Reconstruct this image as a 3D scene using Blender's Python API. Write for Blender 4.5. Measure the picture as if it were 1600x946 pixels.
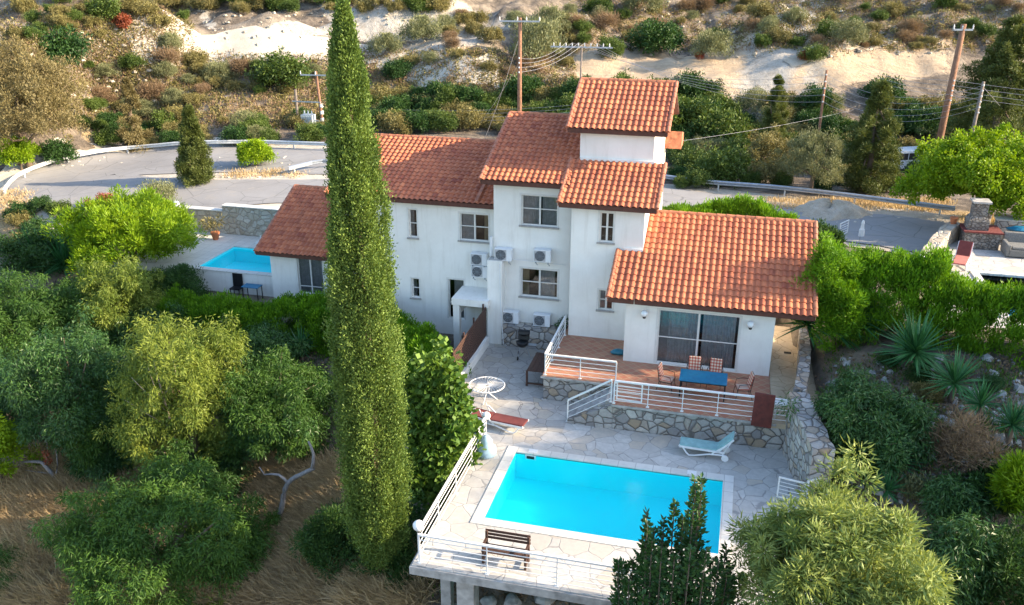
import bpy, math, random
import numpy as np
from mathutils import Vector, Matrix
R = math.radians
rnd = random.Random(7)
rng = np.random.default_rng(11)

# ------------------------------------------------------------------ camera, sky, sun, exposure
for o in list(bpy.data.objects): bpy.data.objects.remove(o)
scene = bpy.context.scene
COL = scene.collection
CM = np.array([[0.9683851117593318, 0.24944809799634393, 0.002433460267348801],
               [-0.09340767366979595, 0.35353916020439213, 0.9307443627020097],
               [-0.23131208749752635, 0.9015462875570946, -0.36566242570102436]])
FPX = 1380.0
CAM = np.array([0., 0., 17.])
cam_d = bpy.data.cameras.new('camera'); cam = bpy.data.objects.new('camera', cam_d); COL.objects.link(cam)
cam_d.sensor_width = 36; cam_d.lens = FPX / 1600 * 36; cam_d.clip_end = 2000; cam_d.clip_start = 0.5
cam.matrix_world = Matrix(((CM[0][0], CM[1][0], -CM[2][0], 0), (CM[0][1], CM[1][1], -CM[2][1], 0),
                           (CM[0][2], CM[1][2], -CM[2][2], 17), (0, 0, 0, 1)))
scene.camera = cam

SUNV = Vector((2.2, 0.25, 1.0)).normalized()          # direction towards the sun
sun_el = math.asin(SUNV.z); sun_az = math.atan2(SUNV.x, SUNV.y)
world = bpy.data.worlds.new('World'); scene.world = world; world.use_nodes = True
wn = world.node_tree; wn.nodes.clear()
wo = wn.nodes.new('ShaderNodeOutputWorld'); wb = wn.nodes.new('ShaderNodeBackground'); sk = wn.nodes.new('ShaderNodeTexSky')
sk.sky_type = 'NISHITA'; sk.sun_disc = False; sk.sun_elevation = sun_el; sk.sun_rotation = sun_az
sk.altitude = 100; sk.air_density = 1.0; sk.dust_density = 1.2; sk.ozone_density = 1.2
wb.inputs[1].default_value = 0.15
wn.links.new(sk.outputs[0], wb.inputs[0]); wn.links.new(wb.outputs[0], wo.inputs[0])
sd = bpy.data.lights.new('sun', 'SUN'); sd.energy = 4.1; sd.angle = R(0.55); sd.color = (1.0, 0.80, 0.56)
sun = bpy.data.objects.new('sun', sd); COL.objects.link(sun)
sun.rotation_euler = (-SUNV).to_track_quat('-Z', 'Y').to_euler(); sun.location = (40, 30, 60)
scene.view_settings.view_transform = 'Standard'; scene.view_settings.look = 'None'
scene.view_settings.exposure = 1.65; scene.view_settings.gamma = 1.0; scene.view_settings.use_curve_mapping = False

# ------------------------------------------------------------------ measuring helpers (survey of the place)
def ray(x, y): return CM.T @ np.array([x - 800, 473 - y, FPX])
def PZ(x, y, z=0.): d = ray(x, y); return CAM + d * ((z - 17) / d[2])
def PY(x, y, Y): d = ray(x, y); return CAM + d * (Y / d[1])
def PX(x, y, X): d = ray(x, y); return CAM + d * (X / d[0])

# terrain: control points (px, py, z) or world (X, Y, Z, None)
TC = [(10,300,1.1),(60,262,1.5),(120,245,1.8),(270,232,2.0),(420,226,2.2),(590,232,2.4),
 (100,300,1.3),(200,280,1.6),(330,262,1.9),(480,245,2.2),(330,308,1.7),(430,300,1.8),(560,290,2.1),(250,300,1.6),
 (60,330,0.9),(0,350,0.2),(100,400,-0.8),(0,450,-2.4),(100,600,-3.8),(0,700,-5.2),(100,800,-5.6),(0,940,-6.6),(300,940,-6.0),(480,940,-4.8),
 (400,700,-4.0),(300,560,-2.6),(450,570,-1.9),(520,700,-3.2),(650,940,-3.0),(860,946,-3.1),(640,880,-2.9),(640,760,-2.2),
 (1000,946,-3.2),(1300,946,-2.4),(1500,946,-1.2),(1590,900,-0.4),(1400,800,0.4),(1550,700,2.0),(1400,640,1.9),(1320,600,1.7),(1550,620,2.5),(1450,520,2.7),(1590,540,2.9),
 (1350,450,2.5),(1560,440,2.5),(1500,410,2.5),(1300,372,2.2),(1400,372,2.2),(1490,372,2.4),(1300,320,2.2),(1450,330,2.35),(1600,352,2.5),(1120,305,2.1),(1050,285,2.1),
 (1200,282,1.7),(1400,285,1.7),(1560,290,2.0),(1100,250,1.4),(1300,240,1.8),(1450,235,2.2),(1600,230,2.6),
 (1000,215,2.2),(850,215,2.2),(700,215,2.4),(590,212,2.4),(1150,190,3.0),(1400,190,3.6),(1600,180,4.0),(800,180,3.0),(650,180,2.8),
 (900,135,5.4),(1100,140,5.4),(1300,145,5.6),(1500,140,5.6),(860,100,6.3),(1100,97,6.5),(1350,85,6.8),(1500,70,7.4),
 (900,60,8.4),(1150,60,8.4),(1400,55,8.6),(900,20,11.2),(1200,20,11.4),(1450,20,11.2),(1600,20,11.0),(1600,60,8.6),
 (450,205,2.7),(300,205,2.8),(150,205,2.6),(0,215,2.2),(450,160,4.2),(300,160,4.3),(150,160,4.1),(0,150,4.6),(450,120,5.9),(300,110,6.3),
 (560,84,7.3),(420,76,7.4),(300,76,7.4),(210,78,7.3),(560,62,7.8),(420,60,7.9),(300,64,7.8),(700,130,5.6),(650,100,6.8),(760,80,8.2),
 (700,8,11.8),(560,6,11.8),(420,12,11.8),(300,35,10.0),(150,100,6.4),(60,80,8.0),(0,60,9.6),(100,20,12.0),(250,5,12.6),(0,0,13.5),(800,20,11.0),(750,50,9.0)]
TW = [(-5,25,-2.6),(-2,22,-3.1),(-8,30,-.7),(-5,33,-.3),(0,36,.3),(-7,40,.4),(-12,40,.3),(-14,46,1.6),(-4,46,1.8),(2,28,-1.2),(-16,39,.0),(-24,41,-.7),(-20,40,-.5),(-28,41,-1.0),
 (-30,50,1.7),(-22,50,1.85),(6,38,2.2),(6,44,2.5),(2,42,1.7),(12,46,2.5),(18,50,2.5),(6,30,1.8),(10,30,2.2),(10,36,2.6),(20,40,3.2),(30,35,4.5),(25,25,2),(14,24,.6),(22,60,2.5),(40,60,4),(45,40,6),
 (0,10,-6),(-12,10,-8.5),(-25,12,-9.5),(12,8,-5),(30,10,-2),(50,20,4),(-50,30,-4),(-60,50,-.5),(-70,80,4),(-80,20,-6),
 (60,90,6),(50,120,9),(70,60,7),(0,140,17),(-50,150,18.5),(50,150,18),(-100,120,18),(90,130,17),(0,200,26),(-80,200,28),(80,200,28),(-140,180,28),(-120,90,9),(-110,50,2),(-110,20,-4),(110,100,12),(110,50,9),(110,10,4),(0,250,31),(-150,250,33),(120,250,33),
 (20,130,15.5),(-30,132,15.8),(-65,128,16)]
_pts = np.array([PZ(*t) for t in TC] + [np.array(t, float) for t in TW])
def _phi(r): return np.where(r > 1e-6, r * r * np.log(np.maximum(r, 1e-6)), 0)
_S = 50.0
_A = _pts[:, :2] / _S
_K = _phi(np.linalg.norm(_A[:, None] - _A[None], axis=2)) + np.eye(len(_A)) * 0.0015
_Pm = np.hstack([np.ones((len(_A), 1)), _A])
_sol = np.linalg.solve(np.block([[_K, _Pm], [_Pm.T, np.zeros((3, 3))]]), np.concatenate([_pts[:, 2], np.zeros(3)]))
def _nz(x, y, s, k):
    return np.sin(x * s + 1.3 * k + 1.7 * np.sin(y * s * .7 + k)) * np.cos(y * s * 1.1 - .7 * k + 1.3 * np.sin(x * s * .6 + 2 * k))
def terr(X, Y, rough=True):
    X = np.atleast_1d(np.asarray(X, float)); Y = np.atleast_1d(np.asarray(Y, float))
    Q = np.stack([X, Y], 1) / _S; out = np.zeros(len(X))
    for i in range(0, len(X), 20000):
        q = Q[i:i + 20000]
        out[i:i + 20000] = _phi(np.linalg.norm(q[:, None] - _A[None], axis=2)) @ _sol[:len(_A)] + _sol[-3] + q @ _sol[-2:]
    if rough:
        far = np.clip((Y - 72) / 20, 0, 1)
        out += far * (_nz(X, Y, .33, 1) * .55 + _nz(X, Y, .8, 2) * .25 + _nz(X, Y, 1.7, 3) * .12)
        gz_ = np.exp(-((Y-108)/16)**2); out += far*gz_*(.55*np.abs(np.sin(X*.55+.8*np.sin(Y*.21)))+.3*np.abs(np.sin(X*1.35+1.1*np.sin(Y*.33)))+.12*np.sin(X*3.1+Y*.6))
        low = np.clip((26 - Y) / 8, 0, 1) + np.clip((-X - 12) / 8, 0, 1) * np.clip((38 - Y) / 4, 0, 1)
        out += np.clip(low, 0, 1) * (_nz(X, Y, .7, 4) * .18 + _nz(X, Y, 1.9, 5) * .07)
        rr = np.clip((X - 4) / 2, 0, 1) * np.clip((38 - Y) / 3, 0, 1)
        out += rr * (_nz(X, Y, .9, 6) * .2 + _nz(X, Y, 2.3, 7) * .09)
    # hollow under the house, deck and pools
    def carve(o, x0, x1, y0, y1, z):
        dx = np.maximum(np.maximum(x0 - X, X - x1), 0); dy = np.maximum(np.maximum(y0 - Y, Y - y1), 0)
        d = np.hypot(dx, dy)
        return np.where(d < 1.2, np.minimum(o, z + np.clip(d - .1, 0, 9) * 2.5), o)
    out = carve(out, -6.9, 2.6, 23, 36, -1.9); out = carve(out, -8.3, 3.2, 20.4, 30, -1.0); out = carve(out, -10.3, 2.3, 29, 44, -.5); out = carve(out, -20, -10, 37.5, 44, -.4)
    out = carve(out, -35, -17.5, 40.8, 47.7, -0.9); out = carve(out, 9.4, 21, 38, 45.2, 2.2); out = carve(out, 11.5, 21, 45, 51.2, 2.3); out = carve(out, 12, 20.5, 39.3, 45.4, 0.8)
    return out
def ground(x, y): return float(terr(x, y)[0])
_lx = np.arange(-172, 152, .8); _ly = np.arange(2, 272, .8); _LX, _LY = np.meshgrid(_lx, _ly); _LZ = terr(_LX.ravel(), _LY.ravel()).reshape(_LX.shape)
def tlook(X, Y):
    u = np.clip((np.asarray(X)+172)/.8, 0, len(_lx)-1.001); v = np.clip((np.asarray(Y)-2)/.8, 0, len(_ly)-1.001); i = u.astype(int); j = v.astype(int); a = u-i; b = v-j
    return (_LZ[j,i]*(1-a)+_LZ[j,i+1]*a)*(1-b)+(_LZ[j+1,i]*(1-a)+_LZ[j+1,i+1]*a)*b
def hit(px, py, h=0.):
    """walk a sight line until it is h above the ground"""
    d = ray(px, py); d = d / np.linalg.norm(d)
    t = np.arange(14, 260, .25); P = CAM + t[:, None] * d
    f = P[:, 2] - tlook(P[:, 0], P[:, 1]) - h
    k = np.argmax(f < 0)
    if f[k] >= 0: k = len(t) - 1
    if k > 0: a = f[k - 1] / (f[k - 1] - f[k]); return P[k - 1] + a * (P[k] - P[k - 1])
    return P[k]
def depth(P): return float(CM[2] @ (np.array(P) - CAM))

# ------------------------------------------------------------------ scene-graph helpers
def wmat(o):
    m = Matrix.Identity(4)
    while o is not None: m = o.matrix_basis @ m; o = o.parent
    return m
def link(o, parent=None):
    COL.objects.link(o)
    if parent is not None: o.parent = parent
    return o
def tag(o, label=None, cat=None, group=None, kind=None):
    if label: o['label'] = label
    if cat: o['category'] = cat
    if group: o['group'] = group
    if kind: o['kind'] = kind
    return o
def thing(name, label, cat, loc=(0, 0, 0), rz=0, group=None):
    o = bpy.data.objects.new(name, None); o.empty_display_size = .2
    o.matrix_basis = Matrix.Translation(Vector([float(v) for v in loc])) @ Matrix.Rotation(rz, 4, 'Z')
    link(o); return tag(o, label, cat, group)
def copy_tree(o, parent=None):
    c = o.copy(); COL.objects.link(c); c.parent = parent
    for ch in list(o.children): copy_tree(ch, c)
    return c
def place(o, loc, rz=0, scale=1):
    o.matrix_basis = Matrix.Translation(Vector([float(v) for v in loc])) @ Matrix.Rotation(rz, 4, 'Z') @ Matrix.Diagonal((*(scale if hasattr(scale, '__len__') else (scale,) * 3), 1))
    return o
class MB:
    def __init__(s): s.v = []; s.f = []; s.t = []
    def add(s, vs, fs, tint=None):
        b = len(s.v); s.v += [tuple(float(c) for c in v) for v in vs]; s.f += [tuple(b + i for i in f) for f in fs]
        s.t += [(.5 if tint is None else tint)] * len(fs); return s
    def box(s, x0, x1, y0, y1, z0, z1, tint=None):
        return s.add([(x0,y0,z0),(x1,y0,z0),(x1,y1,z0),(x0,y1,z0),(x0,y0,z1),(x1,y0,z1),(x1,y1,z1),(x0,y1,z1)],
                     [(0,3,2,1),(4,5,6,7),(0,1,5,4),(1,2,6,5),(2,3,7,6),(3,0,4,7)], tint)
    def obox(s, c, u, v, w):           # centre and three half vectors
        c, u, v, w = map(np.array, (c, u, v, w)); P = []
        for k in (-1, 1):
            for a, b in ((-1,-1),(1,-1),(1,1),(-1,1)): P.append(c + a*u + b*v + k*w)
        return s.add(P, [(0,3,2,1),(4,5,6,7),(0,1,5,4),(1,2,6,5),(2,3,7,6),(3,0,4,7)])
    def tube(s, pts, rad, n=8, cap=True):
        pts = [np.array(p, float) for p in pts]; m = len(pts)
        if not hasattr(rad, '__len__'): rad = [rad] * m
        V = []; ref = np.array([0.13, .21, 1.])
        for i in range(m):
            d = pts[min(i+1, m-1)] - pts[max(i-1, 0)]; d = d / (np.linalg.norm(d) + 1e-9)
            r0 = ref if abs(d @ ref) / np.linalg.norm(ref) < .95 else np.array([1., .1, 0])
            a = np.cross(d, r0); a /= np.linalg.norm(a); b = np.cross(d, a)
            for k in range(n):
                t = 2*math.pi*k/n; V.append(pts[i] + rad[i]*(math.cos(t)*a + math.sin(t)*b))
        F = [(i*n+k, i*n+(k+1)%n, (i+1)*n+(k+1)%n, (i+1)*n+k) for i in range(m-1) for k in range(n)]
        if cap: F += [tuple(range(n))[::-1], tuple((m-1)*n+k for k in range(n))]
        return s.add(V, F)
    def bar(s, a, b, w, h=None):       # square bar between points, w wide, h high
        a = np.array(a, float); b = np.array(b, float); d = b - a; L = np.linalg.norm(d); u = d / L
        up = np.array([0, 0, 1.]) if abs(u[2]) < .95 else np.array([0, 1., 0]); sd_ = np.cross(u, up); sd_ /= np.linalg.norm(sd_); up = np.cross(sd_, u)
        return s.obox((a+b)/2, d/2, sd_*w/2, up*(h or w)/2)
    def lathe(s, prof, c=(0,0,0), n=16):
        V = []; m = len(prof)
        for r, z in prof:
            for k in range(n): t = 2*math.pi*k/n; V.append((c[0]+r*math.cos(t), c[1]+r*math.sin(t), c[2]+z))
        F = [(i*n+k, i*n+(k+1)%n, (i+1)*n+(k+1)%n, (i+1)*n+k) for i in range(m-1) for k in range(n)]
        F += [tuple(range(n))[::-1], tuple((m-1)*n+k for k in range(n))]
        return s.add(V, F)
    def prism(s, poly, axis, a0, a1):  # poly in the two other axes
        n = len(poly); V = []
        for a in (a0, a1):
            for p in poly: V.append({'x': (a, p[0], p[1]), 'y': (p[0], a, p[1]), 'z': (p[0], p[1], a)}[axis])
        return s.add(V, [tuple(range(n)), tuple(range(n, 2*n))[::-1]] + [(i, i+n, (i+1)%n+n, (i+1)%n) for i in range(n)])
    def build(s, name, mat, parent=None, smooth=False, local=False, bevel=0):
        me = bpy.data.meshes.new(name)
        vs = s.v
        if parent is not None and not local:
            inv = wmat(parent).inverted(); vs = [tuple(inv @ Vector(v)) for v in vs]
        me.from_pydata(vs, [], s.f); me.materials.append(mat)
        if len(set(s.t)) > 1:
            at = me.attributes.new('tint', 'FLOAT', 'FACE'); at.data.foreach_set('value', s.t)
        if smooth: me.polygons.foreach_set('use_smooth', [True] * len(me.polygons))
        import bmesh
        bm = bmesh.new(); bm.from_mesh(me); bmesh.ops.recalc_face_normals(bm, faces=bm.faces); bm.to_mesh(me); bm.free()
        me.update()
        o = bpy.data.objects.new(name, me); link(o, parent)
        if bevel:
            b = o.modifiers.new('bevel', 'BEVEL'); b.width = bevel; b.segments = 2; b.limit_method = 'ANGLE'
        return o

# ------------------------------------------------------------------ materials
class NT:
    def __init__(s, name):
        s.m = bpy.data.materials.new(name); s.m.use_nodes = True; s.t = s.m.node_tree; s.t.nodes.clear()
        s.out = s.n('ShaderNodeOutputMaterial')
    def n(s, typ, **kw):
        x = s.t.nodes.new(typ)
        for k, v in kw.items():
            if k.startswith('_'): x.inputs[k[1:].replace('_', ' ')].default_value = v
            else: setattr(x, k, v)
        return x
    def l(s, a, b): s.t.links.new(a, b)
    def pos(s, scale=1, rot=(0,0,0)):
        g = s.n('ShaderNodeNewGeometry'); mp = s.n('ShaderNodeMapping'); s.l(g.outputs['Position'], mp.inputs[0])
        mp.inputs['Scale'].default_value = (scale,)*3 if not hasattr(scale, '__len__') else scale; mp.inputs['Rotation'].default_value = rot
        return mp.outputs[0]
    def objpos(s, scale=1, rot=(0,0,0)):
        g = s.n('ShaderNodeTexCoord'); mp = s.n('ShaderNodeMapping'); s.l(g.outputs['Object'], mp.inputs[0])
        mp.inputs['Scale'].default_value = (scale,)*3 if not hasattr(scale, '__len__') else scale; mp.inputs['Rotation'].default_value = rot
        return mp.outputs[0]
    def noise(s, co, scale, detail=4, rough=.55):
        x = s.n('ShaderNodeTexNoise'); s.l(co, x.inputs['Vector']); x.inputs['Scale'].default_value = scale; x.inputs['Detail'].default_value = detail; x.inputs['Roughness'].default_value = rough
        return x.outputs['Fac']
    def ramp(s, f, stops, interp='LINEAR'):
        x = s.n('ShaderNodeValToRGB'); s.l(f, x.inputs[0]); e = x.color_ramp; e.interpolation = interp
        while len(e.elements) < len(stops): e.elements.new(.5)
        for el, (p, c) in zip(e.elements, stops): el.position = p; el.color = (*c, 1) if len(c) == 3 else c
        return x.outputs[0]
    def mix(s, f, a, b, mode='MIX'):
        x = s.n('ShaderNodeMix', data_type='RGBA', blend_type=mode)
        for sock, v in ((x.inputs[0], f), (x.inputs[6], a), (x.inputs[7], b)):
            if hasattr(v, 'is_linked'): s.l(v, sock)
            elif hasattr(v, '__len__'): sock.default_value = (*v, 1) if len(v) == 3 else v
            else: sock.default_value = v
        return x.outputs[2]
    def math(s, op, a, b=None, c=None):
        x = s.n('ShaderNodeMath', operation=op)
        for i, v in enumerate((a, b, c)):
            if v is None: continue
            if hasattr(v, 'is_linked'): s.l(v, x.inputs[i])
            else: x.inputs[i].default_value = v
        return x.outputs[0]
    def bump(s, h, strength=.5, dist=.02, normal=None):
        x = s.n('ShaderNodeBump'); s.l(h, x.inputs['Height']); x.inputs['Strength'].default_value = strength; x.inputs['Distance'].default_value = dist
        if normal is not None: s.l(normal, x.inputs['Normal'])
        return x.outputs[0]
    def bsdf(s, col, rough=.7, normal=None, metal=0, spec=.5):
        x = s.n('ShaderNodeBsdfPrincipled')
        for sock, v in ((x.inputs['Base Color'], col), (x.inputs['Roughness'], rough), (x.inputs['Metallic'], metal), (x.inputs['Specular IOR Level'], spec)):
            if hasattr(v, 'is_linked'): s.l(v, sock)
            elif hasattr(v, '__len__'): sock.default_value = (*v, 1)
            else: sock.default_value = v
        if normal is not None: s.l(normal, x.inputs['Normal'])
        s.l(x.outputs[0], s.out.inputs[0]); return x

def plain(name, col, rough=.6, metal=0, var=.12, vs=6, bump=.15):
    t = NT(name); co = t.objpos(); f = t.noise(co, vs, 5); f2 = t.noise(co, vs*9, 3)
    dk = tuple(c*(1-var*1.6) for c in col); lt = tuple(min(1, c*(1+var)) for c in col)
    c = t.ramp(f, [(.3, dk), (.7, lt)])
    t.bsdf(c, rough, t.bump(f2, bump, .01), metal); return t.m

def m_stucco():
    t = NT('white_stucco'); co = t.pos(); a = t.noise(co, .45, 6, .65); b = t.noise(co, 60, 3); s_ = t.noise(t.pos((2.2, 2.2, .22)), 1.6, 5, .7)
    c = t.mix(t.ramp(a, [(.35, (0,0,0)), (.7, (1,1,1))]), (.76,.735,.68), (.88,.86,.81))
    c = t.mix(t.ramp(s_, [(.52, (0,0,0)), (.78, (.42,.42,.42))]), c, (.56,.52,.45))
    t.bsdf(c, .85, t.bump(b, .35, .01), spec=.2); return t.m
def m_tile(name='terracotta_tile', dark=(.29,.075,.045), light=(.62,.215,.10)):
    t = NT(name); at = t.n('ShaderNodeAttribute', attribute_name='tint'); co = t.pos()
    c = t.ramp(at.outputs['Fac'], [(0, dark), (.45, tuple((a+b)/2 for a, b in zip(dark, light))), (1, light)])
    n1 = t.noise(co, 1.1, 6, .7); c = t.mix(t.ramp(n1, [(.45, (0,0,0)), (.75, (.45,.45,.45))]), c, (.18,.07,.05))
    n2 = t.noise(co, 22, 4, .7); c = t.mix(t.ramp(n2, [(.5, (0,0,0)), (.8, (.35,.35,.35))]), c, (.50,.30,.20))
    t.bsdf(c, .75, t.bump(n2, .25, .01), spec=.25); return t.m
def m_stone(name='rubble_stone', sc=2.6, cols=None, mortar=(.16,.145,.13), zs=1.25):
    t = NT(name); co = t.pos((1,1,zs)); w = t.n('ShaderNodeTexNoise'); t.l(co, w.inputs['Vector']); w.inputs['Scale'].default_value = 1.6
    ad = t.mix(.14, co, w.outputs['Color'], 'ADD')
    v = t.n('ShaderNodeTexVoronoi', feature='F1'); t.l(ad, v.inputs['Vector']); v.inputs['Scale'].default_value = sc
    e = t.n('ShaderNodeTexVoronoi', feature='DISTANCE_TO_EDGE'); t.l(ad, e.inputs['Vector']); e.inputs['Scale'].default_value = sc
    sep = t.n('ShaderNodeSeparateColor'); t.l(v.outputs['Color'], sep.inputs[0])
    cols = cols or [(.0, (.34,.33,.32)), (.25, (.52,.50,.47)), (.45, (.26,.25,.25)), (.62, (.60,.58,.54)), (.8, (.40,.30,.20)), (1, (.46,.45,.43))]
    c = t.ramp(sep.outputs[0], cols); n = t.noise(co, 9, 6, .7)
    c = t.mix(t.ramp(n, [(.35, (.45,.45,.45)), (.7, (0,0,0))]), c, (.20,.18,.16))
    ef = t.ramp(e.outputs['Distance'], [(.015, (0,0,0)), (.06, (1,1,1))])
    c = t.mix(ef, mortar, c)
    h = t.math('ADD', t.math('MULTIPLY', t.ramp(e.outputs['Distance'], [(0, (0,0,0)), (.12, (1,1,1))]), 1.0), t.math('MULTIPLY', n, .35))
    t.bsdf(c, .85, t.bump(h, 1, .05), spec=.25); return t.m
def m_crazy(name='crazy_paving', sc=1.55, grout=(.30,.29,.275), a=(.50,.48,.445), b=(.62,.60,.56), c3=(.56,.48,.38), warp=.10):
    t = NT(name); co = t.pos((1,1,0)); w = t.n('ShaderNodeTexNoise'); t.l(co, w.inputs['Vector']); w.inputs['Scale'].default_value = 2.2
    ad = t.mix(warp, co, w.outputs['Color'], 'ADD')
    v = t.n('ShaderNodeTexVoronoi', feature='F1'); t.l(ad, v.inputs['Vector']); v.inputs['Scale'].default_value = sc
    e = t.n('ShaderNodeTexVoronoi', feature='DISTANCE_TO_EDGE'); t.l(ad, e.inputs['Vector']); e.inputs['Scale'].default_value = sc
    sep = t.n('ShaderNodeSeparateColor'); t.l(v.outputs['Color'], sep.inputs[0])
    c = t.ramp(sep.outputs[1], [(0, a), (.5, b), (.86, a), (1, c3)]); n = t.noise(co, 5, 7, .7); n3 = t.noise(co, .5, 4)
    c = t.mix(t.ramp(n, [(.4, (.5,.5,.5)), (.65, (0,0,0))]), c, tuple(x*.75 for x in a))
    c = t.mix(t.ramp(n3, [(.45, (0,0,0)), (.75, (.5,.5,.5))]), c, tuple(x*.7 for x in a))
    e2 = t.n('ShaderNodeTexNoise'); t.l(co, e2.inputs['Vector']); e2.inputs['Scale'].default_value = 3
    ed = t.math('ADD', e.outputs['Distance'], t.math('MULTIPLY', t.math('SUBTRACT', e2.outputs['Fac'], .5), .05))
    c = t.mix(t.ramp(ed, [(.006, (0,0,0)), (.022, (1,1,1))]), grout, c)
    t.bsdf(c, .7, t.bump(t.ramp(ed, [(0, (0,0,0)), (.03, (1,1,1))]), .6, .012, t.bump(n, .2, .01)), spec=.3); return t.m
def m_floor():
    t = NT('terracotta_floor_tile'); co = t.pos((1,1,1), (0,0,R(45)))
    b = t.n('ShaderNodeTexBrick', offset=0); t.l(co, b.inputs['Vector']); b.inputs['Scale'].default_value = 1
    b.inputs['Brick Width'].default_value = .32; b.inputs['Row Height'].default_value = .32; b.inputs['Mortar Size'].default_value = .012
    b.inputs['Color1'].default_value = (.36,.13,.075,1); b.inputs['Color2'].default_value = (.43,.19,.11,1); b.inputs['Mortar'].default_value = (.42,.33,.20,1)
    n = t.noise(co, 3, 5); c = t.mix(t.ramp(n, [(.4, (0,0,0)), (.8, (.5,.5,.5))]), b.outputs[0], (.33,.22,.15))
    t.bsdf(c, .55, t.bump(b.outputs['Fac'], -.3, .01)); return t.m
def m_coping():
    t = NT('pool_coping_stone'); co = t.pos()
    b = t.n('ShaderNodeTexBrick', offset=0); t.l(co, b.inputs['Vector']); b.inputs['Scale'].default_value = 1
    b.inputs['Brick Width'].default_value = .62; b.inputs['Row Height'].default_value = .62; b.inputs['Mortar Size'].default_value = .012
    b.inputs['Color1'].default_value = (.60,.58,.53,1); b.inputs['Color2'].default_value = (.68,.66,.61,1); b.inputs['Mortar'].default_value = (.42,.40,.37,1)
    n = t.noise(co, 4, 6); c = t.mix(t.ramp(n, [(.45, (0,0,0)), (.8, (.5,.5,.5))]), b.outputs[0], (.48,.46,.42))
    t.bsdf(c, .6, t.bump(n, .2, .01)); return t.m
def m_water(name='pool_water', tint=(.72,.98,1.0)):
    t = NT(name); co = t.pos(); n = t.noise(co, 1.5, 3, .5); n2 = t.noise(co, 5, 2)
    nb = t.bump(t.math('ADD', n, t.math('MULTIPLY', n2, .35)), .12, .04)
    tr = t.n('ShaderNodeBsdfTransparent'); tr.inputs[0].default_value = (*tint, 1)
    gl = t.n('ShaderNodeBsdfGlossy'); gl.inputs['Roughness'].default_value = .12; t.l(nb, gl.inputs['Normal'])
    fr = t.n('ShaderNodeFresnel'); fr.inputs[0].default_value = 1.33; t.l(nb, fr.inputs['Normal'])
    mx = t.n('ShaderNodeMixShader'); t.l(t.math('MULTIPLY', fr.outputs[0], .4), mx.inputs[0]); t.l(tr.outputs[0], mx.inputs[1]); t.l(gl.outputs[0], mx.inputs[2]); t.l(mx.outputs[0], t.out.inputs[0]); return t.m
def m_liner(name='pool_liner', col=(.015,.90,1.0)):
    t = NT(name); co = t.pos(); n = t.noise(co, .35, 3); n2 = t.noise(co, 7, 3)
    c = t.mix(n, tuple(x*.88 for x in col), tuple(min(1, x*1.1) for x in col)); c = t.mix(t.ramp(n2, [(.55, (0,0,0)), (.8, (.12,.12,.12))]), c, (.3,.8,.95))
    t.bsdf(c, .5); return t.m
def m_leaf(name, dark, light, trans=.25, rough=.55):
    t = NT(name); at = t.n('ShaderNodeAttribute', attribute_name='tint'); oi = t.n('ShaderNodeObjectInfo')
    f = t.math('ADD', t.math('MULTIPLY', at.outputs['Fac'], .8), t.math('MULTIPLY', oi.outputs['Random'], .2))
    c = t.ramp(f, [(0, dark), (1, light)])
    x = t.n('ShaderNodeBsdfPrincipled'); t.l(c, x.inputs['Base Color']); x.inputs['Roughness'].default_value = rough; x.inputs['Specular IOR Level'].default_value = .3
    tb = t.n('ShaderNodeBsdfTranslucent'); t.l(t.mix(1.0, c, (1.1,1.0,.5), 'MULTIPLY'), tb.inputs[0])
    mx = t.n('ShaderNodeMixShader'); mx.inputs[0].default_value = trans; t.l(x.outputs[0], mx.inputs[1]); t.l(tb.outputs[0], mx.inputs[2]); t.l(mx.outputs[0], t.out.inputs[0]); return t.m
def m_bark(name, col):
    t = NT(name); co = t.objpos((1,1,.3)); n = t.noise(co, 14, 6, .7)
    t.bsdf(t.ramp(n, [(.3, tuple(c*.5 for c in col)), (.7, tuple(min(1, c*1.2) for c in col))]), .9, t.bump(n, .7, .03), spec=.2); return t.m
def m_glass():
    t = NT('window_glass'); tr = t.n('ShaderNodeBsdfTransparent'); tr.inputs[0].default_value = (.86,.88,.89,1)
    gl = t.n('ShaderNodeBsdfGlossy'); gl.inputs['Roughness'].default_value = .03
    fr = t.n('ShaderNodeFresnel'); fr.inputs[0].default_value = 1.6
    f = t.math('MULTIPLY', fr.outputs[0], .8)
    mx = t.n('ShaderNodeMixShader'); t.l(f, mx.inputs[0]); t.l(tr.outputs[0], mx.inputs[1]); t.l(gl.outputs[0], mx.inputs[2]); t.l(mx.outputs[0], t.out.inputs[0]); return t.m
def m_asphalt():
    t = NT('asphalt'); co = t.pos(); a = t.noise(co, .35, 6, .6); b = t.noise(co, 30, 4, .8); p = t.noise(co, 1.3, 5, .6)
    c = t.ramp(a, [(.3, (.24,.235,.23)), (.7, (.34,.335,.33))]); c = t.mix(t.ramp(p, [(.55, (0,0,0)), (.62, (.7,.7,.7))]), c, (.33,.31,.28))
    v = t.n('ShaderNodeTexVoronoi', feature='DISTANCE_TO_EDGE'); t.l(t.mix(.5, co, t.n('ShaderNodeTexNoise').outputs[1], 'ADD'), v.inputs['Vector']); v.inputs['Scale'].default_value = .45
    c = t.mix(t.ramp(v.outputs['Distance'], [(.004, (.8,.8,.8)), (.012, (0,0,0))]), c, (.10,.10,.10))
    c = t.mix(.35, c, t.ramp(b, [(.3, (.12,.12,.12)), (.7, (.36,.35,.34))]))
    t.bsdf(c, .9, t.bump(b, .4, .01), spec=.2); return t.m
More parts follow.
